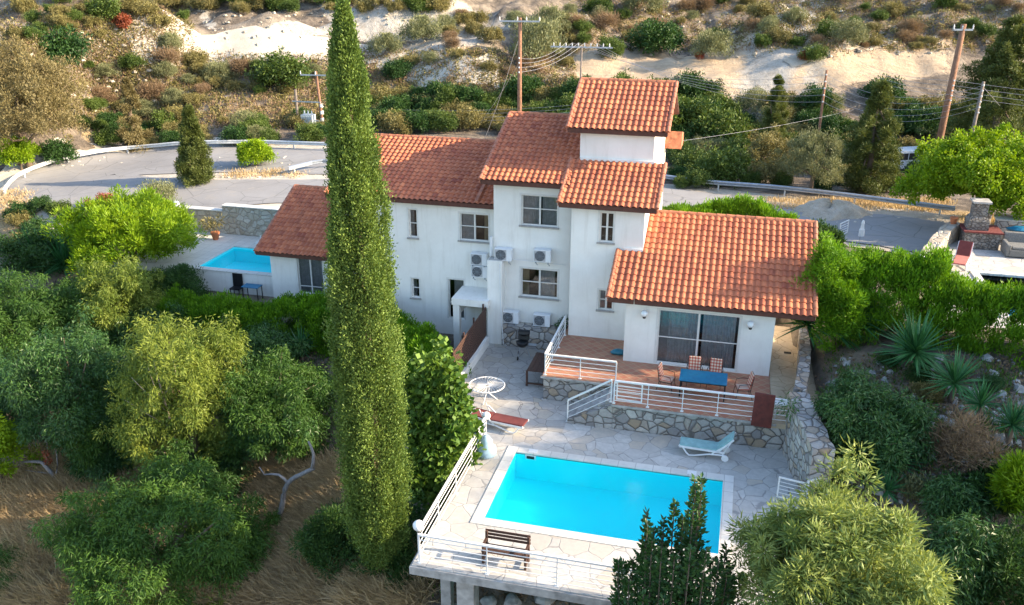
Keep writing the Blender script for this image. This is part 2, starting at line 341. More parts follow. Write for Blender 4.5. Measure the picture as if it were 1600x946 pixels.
def m_gravel(name='gravel', a=(.34,.28,.20), b=(.52,.46,.37)):
    t = NT(name); co = t.pos(); n = t.noise(co, 1.2, 7, .7); n2 = t.noise(co, 16, 5, .8)
    c = t.mix(t.ramp(n, [(.35, (0,0,0)), (.65, (1,1,1))]), a, b); c = t.mix(.4, c, t.ramp(n2, [(.3, (.16,.13,.09)), (.7, (.62,.57,.48))]))
    t.bsdf(c, .95, t.bump(n2, .7, .04), spec=.15); return t.m
def m_terrain():
    t = NT('hillside_earth'); co = t.pos(); at = t.n('ShaderNodeAttribute', attribute_name='zone'); sep = t.n('ShaderNodeSeparateColor'); t.l(at.outputs['Color'], sep.inputs[0])
    n1 = t.noise(co, .16, 7, .65); n2 = t.noise(co, .9, 8, .7); n3 = t.noise(co, 7, 5, .75); n4 = t.noise(t.pos((1.2,1.2,.5)), 1.1, 9, .78)
    scrub = t.ramp(n2, [(.3, (.075,.068,.062)), (.48, (.17,.145,.12)), (.62, (.29,.245,.195)), (.78, (.46,.41,.345))])
    scrub = t.mix(t.ramp(n1, [(.5, (0,0,0)), (.66, (.8,.8,.8))]), scrub, (.43,.37,.295))
    straw = t.ramp(n4, [(.3, (.33,.235,.13)), (.5, (.45,.34,.20)), (.7, (.58,.46,.29))])
    chalk = t.ramp(n4, [(.30, (.24,.21,.17)), (.46, (.44,.41,.36)), (.7, (.60,.575,.52))])
    field = t.ramp(t.noise(t.pos((.25,1.6,1)), 1.6, 6, .7), [(.3, (.44,.34,.24)), (.7, (.60,.49,.36))])
    def gate(ch):
        return t.ramp(t.math('ADD', ch, t.math('MULTIPLY', t.math('SUBTRACT', t.math('ADD', t.math('MULTIPLY', n2, .6), t.math('MULTIPLY', n3, .4)), .5), 1.1)), [(.42, (0,0,0)), (.58, (1,1,1))])
    c = t.mix(gate(sep.outputs[1]), scrub, straw); c = t.mix(gate(sep.outputs[2]), c, field); c = t.mix(gate(sep.outputs[0]), c, chalk)
    c = t.mix(.28, c, t.ramp(n3, [(.35, (.05,.04,.025)), (.65, (.5,.42,.3))]), 'SOFT_LIGHT')
    h = t.math('ADD', n2, t.math('MULTIPLY', n3, .35))
    t.bsdf(c, .95, t.bump(h, .9, .35), spec=.1); return t.m
def m_plaid():
    t = NT('plaid_cushion'); g = t.n('ShaderNodeTexCoord'); sp = t.n('ShaderNodeSeparateXYZ'); t.l(g.outputs['Generated'], sp.inputs[0])
    def band(s_, k): return t.math('GREATER_THAN', t.math('SINE', t.math('MULTIPLY', s_, k)), .1)
    f = t.math('MULTIPLY', t.math('ADD', band(sp.outputs[0], 26), band(sp.outputs[2], 30)), .5)
    t.bsdf(t.ramp(f, [(0, (.62,.55,.42)), (.5, (.55,.20,.13)), (1, (.36,.07,.05))], 'CONSTANT'), .9); return t.m

M = dict(stucco=m_stucco(), tile=m_tile(), stone=m_stone(), crazy=m_crazy(), crazy_patio=m_crazy('patio_paving', 1.8, (.20,.19,.18), (.42,.40,.37), (.54,.52,.47), (.50,.45,.36)),
 sandpave=m_crazy('sand_paving', 1.5, (.34,.25,.15), (.55,.43,.29), (.64,.52,.36), (.6,.46,.3)),
 floor=m_floor(), coping=m_coping(), water=m_water(), liner=m_liner(), liner_deep=m_liner('deep_pool_liner', (.01,.30,.55)), glass=m_glass(), asphalt=m_asphalt(), gravel=m_gravel(),
 chalkgravel=m_gravel('chalk_gravel', (.50,.44,.35), (.66,.61,.52)), terrain=m_terrain(), plaid=m_plaid(),
 warmstone=m_stone('sunny_stone', 2.2, [(0, (.50,.44,.34)), (.3, (.62,.57,.48)), (.55, (.44,.36,.26)), (.8, (.66,.62,.54)), (1, (.5,.42,.32))], (.36,.31,.25)),
 white=plain('white_paint', (.78,.78,.76), .4, 0, .05), plastic=plain('white_plastic', (.76,.77,.78), .35, 0, .05, 3, .03), frame=plain('window_frame_paint', (.70,.68,.64), .4, 0, .05),
 sill=plain('stone_sill', (.36,.34,.31), .8), concrete=plain('concrete', (.40,.385,.36), .9, 0, .25, 3, .5), brown=plain('brown_wood', (.075,.035,.022), .7, 0, .3, 12), fascia=plain('fascia_wood', (.10,.035,.022), .65, 0, .2),
 redboard=plain('rust_red_board', (.13,.025,.018), .6, 0, .25, 5), teal=plain('teal_cushion', (.24,.42,.42), .9), redcush=plain('dark_red_cushion', (.17,.04,.035), .9), pinkcush=plain('faded_red_cushion', (.42,.14,.11), .9),
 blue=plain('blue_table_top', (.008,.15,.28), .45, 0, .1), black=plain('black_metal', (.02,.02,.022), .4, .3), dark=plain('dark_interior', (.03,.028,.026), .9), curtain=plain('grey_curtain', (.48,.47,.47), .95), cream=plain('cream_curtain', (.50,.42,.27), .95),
 steel=plain('galvanised_steel', (.42,.46,.50), .45, .6, .1), whitesteel=plain('pale_galvanised_steel', (.62,.64,.64), .5, .3, .1), pole=m_bark('pole_wood', (.28,.155,.10)), greypole=m_bark('grey_pole_wood', (.25,.21,.18)), wire=plain('wire', (.40,.40,.42), .5, .5), porcelain=plain('porcelain', (.7,.7,.68), .3),
 ridge=plain('ridge_tile', (.46,.17,.085), .75, 0, .3, 5, .3), rake=plain('verge_tile', (.40,.15,.085), .7, 0, .25, 4, .3), pot=plain('terracotta_pot', (.45,.16,.07), .8), wicker=plain('grey_wicker', (.20,.20,.19), .9, 0, .3, 30, .8), chimney=m_stone('barbecue_stone', 5, [(0,(.16,.15,.14)),(.5,(.25,.24,.22)),(1,(.32,.30,.28))], (.12,.11,.10)),
 bluebag=plain('blue_plastic_bag', (.02,.16,.22), .35), litter=plain('pale_blue_plastic', (.35,.50,.60), .4), globe=plain('lamp_glass', (.80,.82,.82), .15, 0, .03), grille=plain('fan_grille', (.10,.11,.12), .5), vanpaint=plain('white_van_paint', (.68,.71,.74), .2, 0, .04), rubber=plain('rubber', (.02,.02,.02), .8),
 bark=m_bark('bark', (.20,.15,.11)), greybark=m_bark('grey_bark', (.30,.28,.27)), palebark=m_bark('pale_bark', (.42,.34,.27)), red_tail=plain('red_lens', (.4,.02,.02), .3), soil=m_gravel('rock_garden_soil', (.20,.17,.13), (.34,.31,.27)), rock=m_stone('rocks', 1.3, [(0,(.34,.32,.30)),(1,(.5,.48,.45))], (.30,.28,.26)), meter=plain('grey_box_paint', (.5,.55,.56), .5))
L = dict(cypress=m_leaf('cypress_leaf', (.03,.078,.014), (.25,.35,.075)), acacia=m_leaf('acacia_leaf', (.014,.055,.012), (.11,.22,.032), .3), acacia_lit=m_leaf('lit_pale_acacia_leaf', (.06,.12,.015), (.30,.36,.06), .3), hedge=m_leaf('hedge_leaf', (.025,.10,.005), (.20,.40,.012), .3),  # acacia deepened as in shade; acacia_lit is its copy with sunlight in the colour
 bright=m_leaf('bright_green_leaf', (.09,.20,.005), (.34,.48,.015), .35), olive=m_leaf('olive_leaf', (.08,.10,.045), (.30,.31,.15), .2), carob=m_leaf('carob_leaf', (.010,.048,.014), (.085,.18,.045), .2, .4), fig=m_leaf('fig_leaf', (.03,.10,.015), (.22,.34,.05), .3), dry=m_leaf('dry_leaf', (.12,.08,.045), (.36,.25,.15), .15, .9),
 pine=m_leaf('pine_leaf', (.035,.06,.012), (.17,.20,.05), .2), brownpine=m_leaf('dusty_pine_leaf', (.11,.09,.035), (.30,.25,.11), .2), bush=m_leaf('bush_leaf', (.025,.06,.010), (.14,.20,.035), .2), dusty=m_leaf('dusty_bush_leaf', (.10,.09,.03), (.32,.28,.10), .2), yucca=m_leaf('yucca_leaf', (.012,.075,.025), (.08,.24,.075), .15, .4), willow=m_leaf('willow_leaf', (.07,.14,.03), (.42,.48,.14), .3),
 straw=m_leaf('straw', (.30,.21,.11), (.74,.58,.35), .2, .9), rust=m_leaf('rusty_red_leaf', (.16,.035,.02), (.42,.12,.05), .2), dark=m_leaf('dark_leaf', (.012,.045,.010), (.06,.13,.025), .2), grass=m_leaf('green_grass', (.03,.09,.01), (.15,.28,.03), .2))

# ------------------------------------------------------------------ terrain
def grid_axis(segs):
    out = []
    for a, b, s in segs: out += list(np.arange(a, b, s))
    return np.array(out + [segs[-1][1]])
gx = grid_axis([(-170,-70,3),(-70,-32,1.0),(-32,20,.6),(20,60,1.0),(60,150,3)]); gy = grid_axis([(4,14,1.5),(14,60,.6),(60,125,.9),(125,270,4)])
GX, GY = np.meshgrid(gx, gy); gz = terr(GX.ravel(), GY.ravel())
nx, ny = len(gx), len(gy)
# each zone: (centre px, py, half width px, half height px, channel 0 chalk / 1 straw / 2 field, strength, angle)
ZN = [(640,32,170,34,0,1),(700,60,90,12,0,.8),(200,95,60,12,0,.5),(30,100,40,14,0,.5),(450,50,80,18,0,1),(330,42,60,16,0,.75),(720,18,60,18,0,.9),(520,25,80,18,0,.9),(380,77,190,7,0,1),(600,92,60,7,0,.9),(240,76,50,6,0,.8),
 (700,108,45,6,0,.7),(60,50,60,20,0,.55),(20,25,50,16,0,.6),(130,62,40,10,0,.5),(90,120,30,10,0,.6),(270,128,12,7,0,.5),(320,145,20,7,0,.6),(355,148,20,7,0,.55),(210,25,50,12,0,.4),
 (1230,12,60,14,0,.75),(1290,38,25,8,0,.6),(1080,35,50,8,0,.45),(1500,15,50,14,0,.35),
 (1080,108,240,22,2,1),(1330,108,150,24,2,1),(1420,95,70,25,2,.9),(880,110,50,14,2,.9),(1200,120,120,20,2,1),(1440,65,50,8,2,.8),
 (700,70,60,18,1,.8),(850,40,60,20,1,.5),(1240,50,50,8,1,.8),(1000,32,70,6,1,.7),(480,120,60,15,1,.4),(230,60,40,14,1,.5),(380,170,80,8,1,.6),(170,150,40,10,1,.4),
 (60,265,50,25,1,1),(30,320,50,30,1,1),(200,240,90,8,1,.9),(90,320,60,14,1,1),(350,272,60,10,1,1),(430,265,60,9,1,1),(470,277,70,7,0,.5),(620,225,70,8,1,.7),
 (1330,325,120,10,1,.8),(1500,340,70,12,1,.8),(1100,300,60,8,1,.6),(1400,340,90,6,0,.5),(1200,318,60,6,0,.5),
 (60,800,90,90,1,.9),(160,860,120,80,1,.9),(470,800,60,90,1,.8),(500,890,90,60,1,.9),(30,930,100,40,1,.8),(560,700,40,60,1,.6),
 (1540,620,80,60,0,.40),(1450,560,60,40,0,.25),(1590,640,40,60,0,.5),(1480,760,50,50,0,.25)]
zone = np.zeros((nx*ny, 4)); zone[:, 3] = 1
fx, fy = GX.ravel(), GY.ravel()
for (px, py, hw, hh, ch, st) in ZN:
    c = hit(px, py); r = hit(px + hw, py) - c; u = hit(px, max(py - hh, 1)) - c
    A2 = np.array([[r[0], u[0]], [r[1], u[1]]])
    if abs(np.linalg.det(A2)) < .3: continue
    q = np.linalg.inv(A2) @ np.stack([fx - c[0], fy - c[1]]); d = np.hypot(q[0], q[1])
    zone[:, ch] = np.maximum(zone[:, ch], st * np.clip(1.35 - d * .85, 0, 1))
me = bpy.data.meshes.new('hillside')
ii = np.arange(nx*ny).reshape(ny, nx)
F = np.stack([ii[:-1, :-1].ravel(), ii[:-1, 1:].ravel(), ii[1:, 1:].ravel(), ii[1:, :-1].ravel()], 1)
me.from_pydata(np.stack([fx, fy, gz], 1).tolist(), [], F.tolist()); me.materials.append(M['terrain'])
ca = me.color_attributes.new('zone', 'FLOAT_COLOR', 'POINT'); ca.data.foreach_set('color', zone.ravel())
me.polygons.foreach_set('use_smooth', [True]*len(me.polygons))
hill = link(bpy.data.objects.new('hillside', me)); hill['kind'] = 'structure'
far = MB().add([(-3000,-3000,-30),(3000,-3000,-30),(3000,3000,-30),(-3000,3000,-30)], [(0,1,2,3)]).build('valley_ground', M['terrain']); far['kind'] = 'structure'

def spline(pts, step=1.0):
    P = np.array(pts, float); out = []
    for i in range(len(P)-1):
        p0, p1, p2, p3 = P[max(i-1,0)], P[i], P[i+1], P[min(i+2,len(P)-1)]
        n = max(2, int(np.linalg.norm(p2-p1)/step))
        for k in range(n):
            t = k/n; out.append(.5*((2*p1)+(-p0+p2)*t+(2*p0-5*p1+4*p2-p3)*t*t+(-p0+3*p1-3*p2+p3)*t**3))
    return np.array(out + [P[-1]])
def strip(name, pxs, width, mat, off, ncross=8, jitter=0, world=None):
    P = np.array([hit(*p)[:2] for p in pxs]) if world is None else np.array(world, float)
    S = spline(P, 1.0); T = np.gradient(S, axis=0); T /= np.linalg.norm(T, axis=1)[:, None]; Nn = np.stack([-T[:, 1], T[:, 0]], 1)
    w = np.interp(np.linspace(0, 1, len(S)), np.linspace(0, 1, len(np.atleast_1d(width))), np.atleast_1d(width)) / 2
    V = []
    for i in range(len(S)):
        jl = rnd.uniform(-jitter, jitter); jr = rnd.uniform(-jitter, jitter)
        for k in range(ncross+1):
            u = -1 + 2*k/ncross; ww = w[i] + (jl if u < 0 else jr)
            V.append(S[i] + Nn[i]*u*ww)
    V = np.array(V); z = terr(V[:, 0], V[:, 1])
    # level every cross-section a little so the road is not lumpy
    F = [(i*(ncross+1)+k, i*(ncross+1)+k+1, (i+1)*(ncross+1)+k+1, (i+1)*(ncross+1)+k) for i in range(len(S)-1) for k in range(ncross)]
    o = MB().add(np.column_stack([V, z+off]), F).build(name, mat, smooth=True); o['kind'] = 'structure'; return S
LOOP = [(860,262),(720,262),(600,258),(500,254),(400,251),(300,252),(225,258),(150,270),(110,284),(150,298),(230,304),(330,303),(430,301),(520,299),(640,300)]
strip('road_shoulder', LOOP, [10,10,11,12,12,12,9.5,9,9], M['chalkgravel'], .05, 10, .5)
strip('road', LOOP, [6,6.5,7,8.5,9,8,6.2,5.6,5.6], M['asphalt'], .10, 8, .06)
strip('lane_shoulder', [(900,308),(1040,312),(1180,330),(1300,347),(1400,362),(1480,372),(1560,380)], 9.5, M['gravel'], .06, 8, .4)
strip('lane', [(900,306),(1040,310),(1180,332),(1300,352),(1400,366),(1480,380),(1560,396)], [5,5,5.4,6.4,7,7], M['asphalt'], .11, 8, .12)
strip('dirt_track', [(205,78),(300,76),(400,75),(500,78),(580,86),(640,98),(700,112),(780,118)], [3.2,4.2,4.2,4,3], M['chalkgravel'], .12, 6, .5)
strip('footpath', [(1230,100),(1350,72),(1420,62),(1500,52)], [1.6,1.6], M['gravel'], .06, 4, .2)

def guardrail(pxs, label, h=.72, world=None, mat=None):
    P = spline(np.array([hit(*p)[:2] for p in pxs]), 1.0)
    t = thing('guardrail', label, 'guardrail', (P[0][0], P[0][1], ground(*P[0])))
    z = terr(P[:, 0], P[:, 1], False)
    T = np.gradient(P, axis=0); T /= np.linalg.norm(T, axis=1)[:, None]; Nn = np.stack([-T[:, 1], T[:, 0]], 1)
    prof = [(-.02,.0),(.05,.05),(.05,.10),(-.01,.155),(.05,.21),(.05,.26),(-.02,.31),(-.035,.31),(.03,.26),(.03,.21),(-.03,.155),(.03,.10),(.03,.05),(-.035,0)]
    V = []; n = len(prof)
    for i in range(len(P)):
        for a, b in prof: q = P[i] - Nn[i]*a*1.3; V.append((q[0], q[1], z[i] + h - .31 + b))
    F = [(i*n+k, i*n+(k+1)%n, (i+1)*n+(k+1)%n, (i+1)*n+k) for i in range(len(P)-1) for k in range(n)]
    MB().add(V, F).build('beam', mat or M['whitesteel'], t)
    for i in range(1, len(P), 4):
        q = P[i] + Nn[i]*.1; MB().box(q[0]-.05, q[0]+.05, q[1]-.05, q[1]+.05, z[i]-.2, z[i]+h-.06).build('post', M['whitesteel'], t)
    return t
guardrail([(8,312),(30,286),(70,268),(130,252),(200,242),(270,236),(340,233),(420,233),(500,236),(600,241),(690,246)], 'long pale guardrail sweeping round the outside of the road bend')
guardrail([(452,276),(475,270),(505,264),(560,264),(640,268)], 'short blue grey guardrail between the two lanes beside the cypress', mat=M['steel'])
guardrail([(1000,282),(1045,290),(1100,297),(1200,305),(1300,316),(1400,329),(1490,341)], 'steel guardrail along the lane behind the villa, left of the barbecue chimney', mat=M['steel'])
guardrail([(1550,350),(1620,358),(1680,368)], 'steel guardrail behind the neighbour pool, right of the barbecue chimney', mat=M['steel'])

# ------------------------------------------------------------------ foliage
def leaf_mesh(name, P, D, Ln, Wd, tint, mat, smooth=False):
    n = len(P); D = D / (np.linalg.norm(D, axis=1)[:, None] + 1e-9)
    r = rng.normal(size=(n, 3)); S = np.cross(D, r); S /= (np.linalg.norm(S, axis=1)[:, None] + 1e-9)
    Ln = np.broadcast_to(Ln, n)[:, None]; Wd = np.broadcast_to(Wd, n)[:, None]
    V = np.empty((n, 4, 3)); V[:, 0] = P; V[:, 1] = P + D*Ln*.45 + S*Wd*.5; V[:, 2] = P + D*Ln; V[:, 3] = P + D*Ln*.45 - S*Wd*.5
    me = bpy.data.meshes.new(name); me.vertices.add(4*n); me.vertices.foreach_set('co', V.ravel())
    me.loops.add(4*n); me.loops.foreach_set('vertex_index', np.arange(4*n, dtype=np.int32))
    me.polygons.add(n); me.polygons.foreach_set('loop_start', np.arange(0, 4*n, 4, dtype=np.int32))
    try: me.polygons.foreach_set('loop_total', np.full(n, 4, dtype=np.int32))
    except Exception: pass
    at = me.attributes.new('tint', 'FLOAT', 'FACE'); at.data.foreach_set('value', np.clip(tint, 0, 1).astype(np.float32))
    me.materials.append(mat); me.update(calc_edges=True); return me
def sphere_dirs(n, zmin=-1.):
    z = rng.uniform(zmin, 1, n); t = rng.uniform(0, 2*math.pi, n); r = np.sqrt(np.maximum(0, 1-z*z)); return np.stack([r*np.cos(t), r*np.sin(t), z], 1)
def clump_leaves(C, Rd, per, ln, wd, mode='out', flat=1., shell=.5):
    """C clump centres, Rd radii: leaves spread through each clump, thicker towards its skin"""
    C = np.asarray(C); n = len(C); Rd = np.broadcast_to(np.asarray(Rd, float), n)
    idx = np.repeat(np.arange(n), per); m = len(idx); d = sphere_dirs(m); rr = rng.random(m)**shell
    off = d * (Rd[idx]*rr)[:, None]; off[:, 2] *= flat
    P = C[idx] + off
    ct = rng.uniform(-.30, .30, n)
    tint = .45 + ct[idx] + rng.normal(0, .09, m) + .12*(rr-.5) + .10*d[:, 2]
    q = rng.normal(size=(m, 3))
    D = {'out': d + .5*q, 'up': d*.5 + np.array([0,0,1.1]) + .35*q, 'droop': d*.6 + np.array([0,0,-.7]) + .5*q, 'rand': q, 'fan': d*.9 + np.array([0,0,.45]) + .3*q}[mode]
    return P, D, ln*rng.uniform(.6, 1.3, m), wd*rng.uniform(.7, 1.2, m), tint
def dome(n, zmin=-.25, lump=.30, inner=.22):
    d = sphere_dirs(n, zmin); ph = rng.uniform(0, 6, 6)
    lump_f = 1 + lump*(np.sin(3*np.arctan2(d[:, 1], d[:, 0]) + ph[0]) * np.cos(4*d[:, 2] + ph[1])) + lump*.6*np.sin(5*d[:, 0] + ph[2])*np.cos(6*d[:, 1] + ph[3])
    rr = np.where(rng.random(n) < inner, rng.uniform(.35, .8, n), rng.uniform(.80, 1.02, n)+.16*(rng.random(n) < .12))
    return d * (rr*lump_f)[:, None]
# kinds: leaf material, real leaf length/width (m), clump radius (m), leaves per clump, mode, clumps per m2 of crown skin
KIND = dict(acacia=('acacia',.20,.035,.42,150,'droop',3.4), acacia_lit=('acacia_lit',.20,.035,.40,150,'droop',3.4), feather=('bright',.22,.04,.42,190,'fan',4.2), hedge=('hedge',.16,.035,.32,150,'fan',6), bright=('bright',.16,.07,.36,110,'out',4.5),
 olive=('olive',.14,.04,.45,110,'up',2.6), bush=('bush',.16,.07,.42,100,'out',2.8), dusty=('dusty',.16,.06,.38,100,'out',2.8), dark=('dark',.16,.07,.45,110,'out',2.8), pine=('pine',.18,.04,.40,130,'fan',3.2), brownpine=('brownpine',.18,.05,.45,120,'fan',2.6),
 dry=('dry',.28,.02,.42,90,'fan',2.6), rust=('rust',.12,.06,.3,80,'out',4), ficus=('bright',.17,.09,.40,150,'out',4.2), carob=('carob',.13,.055,.16,60,'fan',10), hedgedark=('dark',.16,.035,.36,140,'fan',5), greyolive=('willow',.22,.035,.35,150,'out',3.8), fig=('fig',.22,.17,.34,42,'out',5), darkacacia=('carob',.20,.035,.44,150,'droop',3.4))
def crown_mesh(kind, W, H, shape='dome', dens=1., D=None, maxn=90000):
    mat, ln, wd, cr, per, mode, cpm = KIND[kind]; D = D or W; a, b, c = W/2, D/2, H/2
    area = 4*math.pi*((a*b)**1.6/3 + (a*c)**1.6/3 + (b*c)**1.6/3)**(1/1.6)*.75
    n = int(max(14, area*cpm*dens*1.4)); per_ = per; wd *= 1.15
    if n*per > maxn: k = math.sqrt(n*per/maxn); per_ = int(per/k); n = int(n/k); ln *= k**.5; wd *= k**.7; cr *= k**.4
    cr = min(cr, min(a, c)*.55)
    if shape == 'cone':
        nb = max(10, n//6); t = np.sort(rng.random(nb)**1.2); th = np.arange(nb)*2.4+rng.normal(0,.5,nb); ln_ = (1.02-t)**.8*rng.uniform(.55,1.15,nb); k = rng.integers(0, nb, n); s_ = rng.uniform(.15,1,n)**.7
        C = np.stack([ln_[k]*s_*np.cos(th[k]), ln_[k]*s_*np.sin(th[k]), 2*t[k]-1+.10*s_**2*(1 if kind == 'pine' else .4)-.06*s_], 1)+rng.normal(0,.03,(n,3))
        Rr = cr*(1.0-.6*t[k])*rng.uniform(.6,1.2,n)
    elif shape == 'box':
        C = rng.uniform(-1, 1, (n, 3)); k = rng.integers(0, 3, n); s_ = rng.choice([-1, 1], n); s_[k == 2] = 1
        C[np.arange(n), k] = s_*rng.uniform(.7, 1.02, n); C[:, 2] += .12*np.sin(C[:, 0]*a*2.1+1)*(C[:, 2] > .3); Rr = cr
    else:
        C = dome(n, -.55 if shape == 'dome' else -.95); Rr = cr*rng.uniform(.5, 1.35, n)
    Cw = C * np.array([a-cr*.5, b-cr*.5, c-cr*.5])
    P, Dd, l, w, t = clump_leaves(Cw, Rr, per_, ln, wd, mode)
    return leaf_mesh('crown', P, Dd, l, w, t, L[mat]), Cw
def trunk_mb(base, top, r, targets, bend=.3, nb=7):
    mb = MB(); b, t = np.array(base, float), np.array(top, float); pts = [b]
    for k in (.35, .7): pts.append(b + (t-b)*k + rng.normal(0, bend*.3, 3)*[1,1,0])
    pts.append(t); mb.tube(pts, [r*1.25, r, r*.75, r*.5], 8)
    for q in targets[:nb]:
        s0 = b + (t-b)*rng.uniform(.35, .9); q = np.array(q); mid = (s0+q)/2 + rng.normal(0, .12, 3)
        mb.tube([s0, mid, q], [r*.45, r*.28, r*.07], 6)
    return mb
def plant(name, label, cat, kind, box, lift=0., shape='dome', dens=1., group=None, bark='bark', dfac=1., trunk=True, depth_shift=0, maxn=60000, hfix=None, tr=None, Yfix=None):
    """box = outline measured on the survey photo (x0, y0, x1, y1); lift = clear trunk height"""
    x0, y0, x1, y1 = box; cx, cy = (x0+x1)/2, (y0+y1)/2; h = 1.
    for _ in range(5):
        P = PY(cx, cy, Yfix) if Yfix else hit(cx, cy, max(h, .1)); dp = depth(P); W = (x1-x0)*dp/FPX; hp = (y1-y0)*dp/FPX
        th = math.atan2(17-P[2], math.hypot(P[0], P[1])); H = max(.5*hp, math.sqrt(max(.04, hp**2 - (W*dfac*math.sin(th))**2))/math.cos(th)) if not hfix else hfix
        h = H/2 + lift
    z0 = ground(P[0], P[1]) - .05
    if Yfix: lift = max(0, P[2]-z0-H/2)
    t = thing(name, label, cat, (P[0], P[1], z0), 0, group)
    me_, Cw = crown_mesh(kind, W, H, shape, dens, W*dfac, maxn)
    c = bpy.data.objects.new('crown', me_); link(c, t); c.location = (0, 0, H/2 + lift)
    if trunk:
        tg = Cw[rng.choice(len(Cw), min(9, len(Cw)), replace=False)] + [0, 0, H/2+lift]
        mb = trunk_mb((0, 0, -.3), (0, 0, H*(.85 if shape == 'cone' else .6)+lift), tr or max(.05, min(.26, W*.035)), tg); mb.build('trunk', M[bark], t, local=True, smooth=True)
    return t

# ------------------------------------------------------------------ pool deck and patio
def grid_slab(xs, ys, inside, z0, z1):
    mb = MB(); ins = [[inside((xs[i]+xs[i+1])/2, (ys[j]+ys[j+1])/2) for j in range(len(ys)-1)] for i in range(len(xs)-1)]
    g = lambda i, j: 0 <= i < len(xs)-1 and 0 <= j < len(ys)-1 and ins[i][j]
    for i in range(len(xs)-1):
        for j in range(len(ys)-1):
            if not ins[i][j]: continue
            a, b, c, d = xs[i], xs[i+1], ys[j], ys[j+1]
            mb.add([(a,c,z1),(b,c,z1),(b,d,z1),(a,d,z1)], [(0,1,2,3)]); mb.add([(a,c,z0),(b,c,z0),(b,d,z0),(a,d,z0)], [(3,2,1,0)])
            if not g(i, j-1): mb.add([(a,c,z0),(b,c,z0),(b,c,z1),(a,c,z1)], [(0,1,2,3)])
            if not g(i, j+1): mb.add([(b,d,z0),(a,d,z0),(a,d,z1),(b,d,z1)], [(0,1,2,3)])
            if not g(i-1, j): mb.add([(a,d,z0),(a,c,z0),(a,c,z1),(a,d,z1)], [(0,1,2,3)])
            if not g(i+1, j): mb.add([(b,c,z0),(b,d,z0),(b,d,z1),(b,c,z1)], [(0,1,2,3)])
    return mb
PX0, PX1, PY0, PY1 = -6.86, .58, 23.14, 27.36
xs = [-10.5,-8.3,PX0-.3,PX1+.3,3.2,4.6]; ys = [20.35,PY0-.3,PY1+.3,28.2,30.5,37.4]
def in_deck(x, y):
    if PX0-.3 < x < PX1+.3 and PY0-.3 < y < PY1+.3: return False
    if y > 30.5: return x < 3.2
    if y > 28.2: return x < 3.2
    return -8.3 < x < (4.6 if y < 27.66 else 3.2)
deck = grid_slab(xs, ys, in_deck, -.26, 0).build('pool_deck', M['crazy']); deck['kind'] = 'structure'
edge = MB(); edge.box(-8.36, 4.66, 20.27, 20.36, -.30, -.04); edge.box(-8.36, -8.28, 20.37, 28.19, -.30, -.04)
e_ = edge.build('deck_edge_beam', M['concrete']); e_['kind'] = 'structure'
patio = grid_slab([-10.5,-5.5,-3.0,1.6,2.3], [28.6,29.2,30.2,37.3], lambda x, y: (x < -5.5 and y > 29.2) , .004, .012).build('patio', M['crazy_patio']); patio['kind'] = 'structure'

pool = thing('swimming_pool', 'large turquoise rectangular swimming pool in the cream paved deck in front', 'swimming pool', ((PX0+PX1)/2, (PY0+PY1)/2, -1.5))
b = MB(); b.box(PX0-.25, PX0, PY0-.25, PY1+.25, -1.5, -.02); b.box(PX1, PX1+.25, PY0-.25, PY1+.25, -1.5, -.02); b.box(PX0, PX1, PY0-.25, PY0, -1.5, -.02); b.box(PX0, PX1, PY1, PY1+.25, -1.5, -.02); b.box(PX0-.25, PX1+.25, PY0-.25, PY1+.25, -1.7, -1.501); b.box(PX0+.001, PX1-.001, PY0+.001, PY1-.001, -1.5, -1.05)
b.build('basin', M['liner'], pool)
c = .36
b = MB(); b.box(PX0-c, PX0, PY0-c, PY1+c, -.05, .03); b.box(PX1, PX1+c, PY0-c, PY1+c, -.05, .03); b.box(PX0, PX1, PY0-c, PY0, -.05, .03); b.box(PX0, PX1, PY1, PY1+c, -.05, .03); b.build('coping', M['coping'], pool)
MB().add([(PX0,PY0,-.10),(PX1,PY0,-.10),(PX1,PY1,-.10),(PX0,PY1,-.10)], [(0,1,2,3)]).build('water', M['water'], pool)
for x in (-6.3, -.35):
    b = MB(); b.box(x-.2, x+.2, PY1-.006, PY1-.03, -.2, -.03); s_ = b.build('skimmer', M['white'], pool); MB().box(x-.14, x+.14, PY1-.035, PY1-.045, -.17, -.06).build('flap', M['dark'], s_)
for x in (-6.25, -.5): MB().box(x-.16, x+.16, PY1+.08, PY1+.32, .03, .045).build('skimmer_lid', M['white'], pool)
for y in (24.2, 26.2): MB().lathe([(.07,0),(.07,.02),(.03,.03)], (-3+.6*y-15, 0, 0)).build('inlet', M['white'], pool) if False else None

for (x, y, w, l) in ((-6.75, 20.95, .55, 'front concrete pillar carrying the pool deck, in front of the bench'), (-7.75, 21.9, .34, 'thin concrete pillar under the left corner of the pool deck'), (-2.6, 21.0, .5, 'concrete pillar under the deck behind the dark green bush')):
    g = ground(x, y); t = thing('pillar', l, 'pillar', (x, y, g), group='pillars under the pool deck')
    MB().box(x-w/2, x+w/2, y-w/2, y+w/2, g-.3, -.262).build('shaft', M['concrete'], t, bevel=.02)
    MB().add([(x-w*1.3,y-w*1.3,g-.5),(x+w*1.3,y-w*1.3,g-.5),(x+w*1.3,y+w*1.3,g-.5),(x-w*1.3,y+w*1.3,g-.5),(x-w*.7,y-w*.7,g+.28),(x+w*.7,y-w*.7,g+.28),(x+w*.7,y+w*.7,g+.28),(x-w*.7,y+w*.7,g+.28)], [(4,5,6,7),(0,1,5,4),(1,2,6,5),(2,3,7,6),(3,0,4,7)]).build('footing', M['concrete'], t)
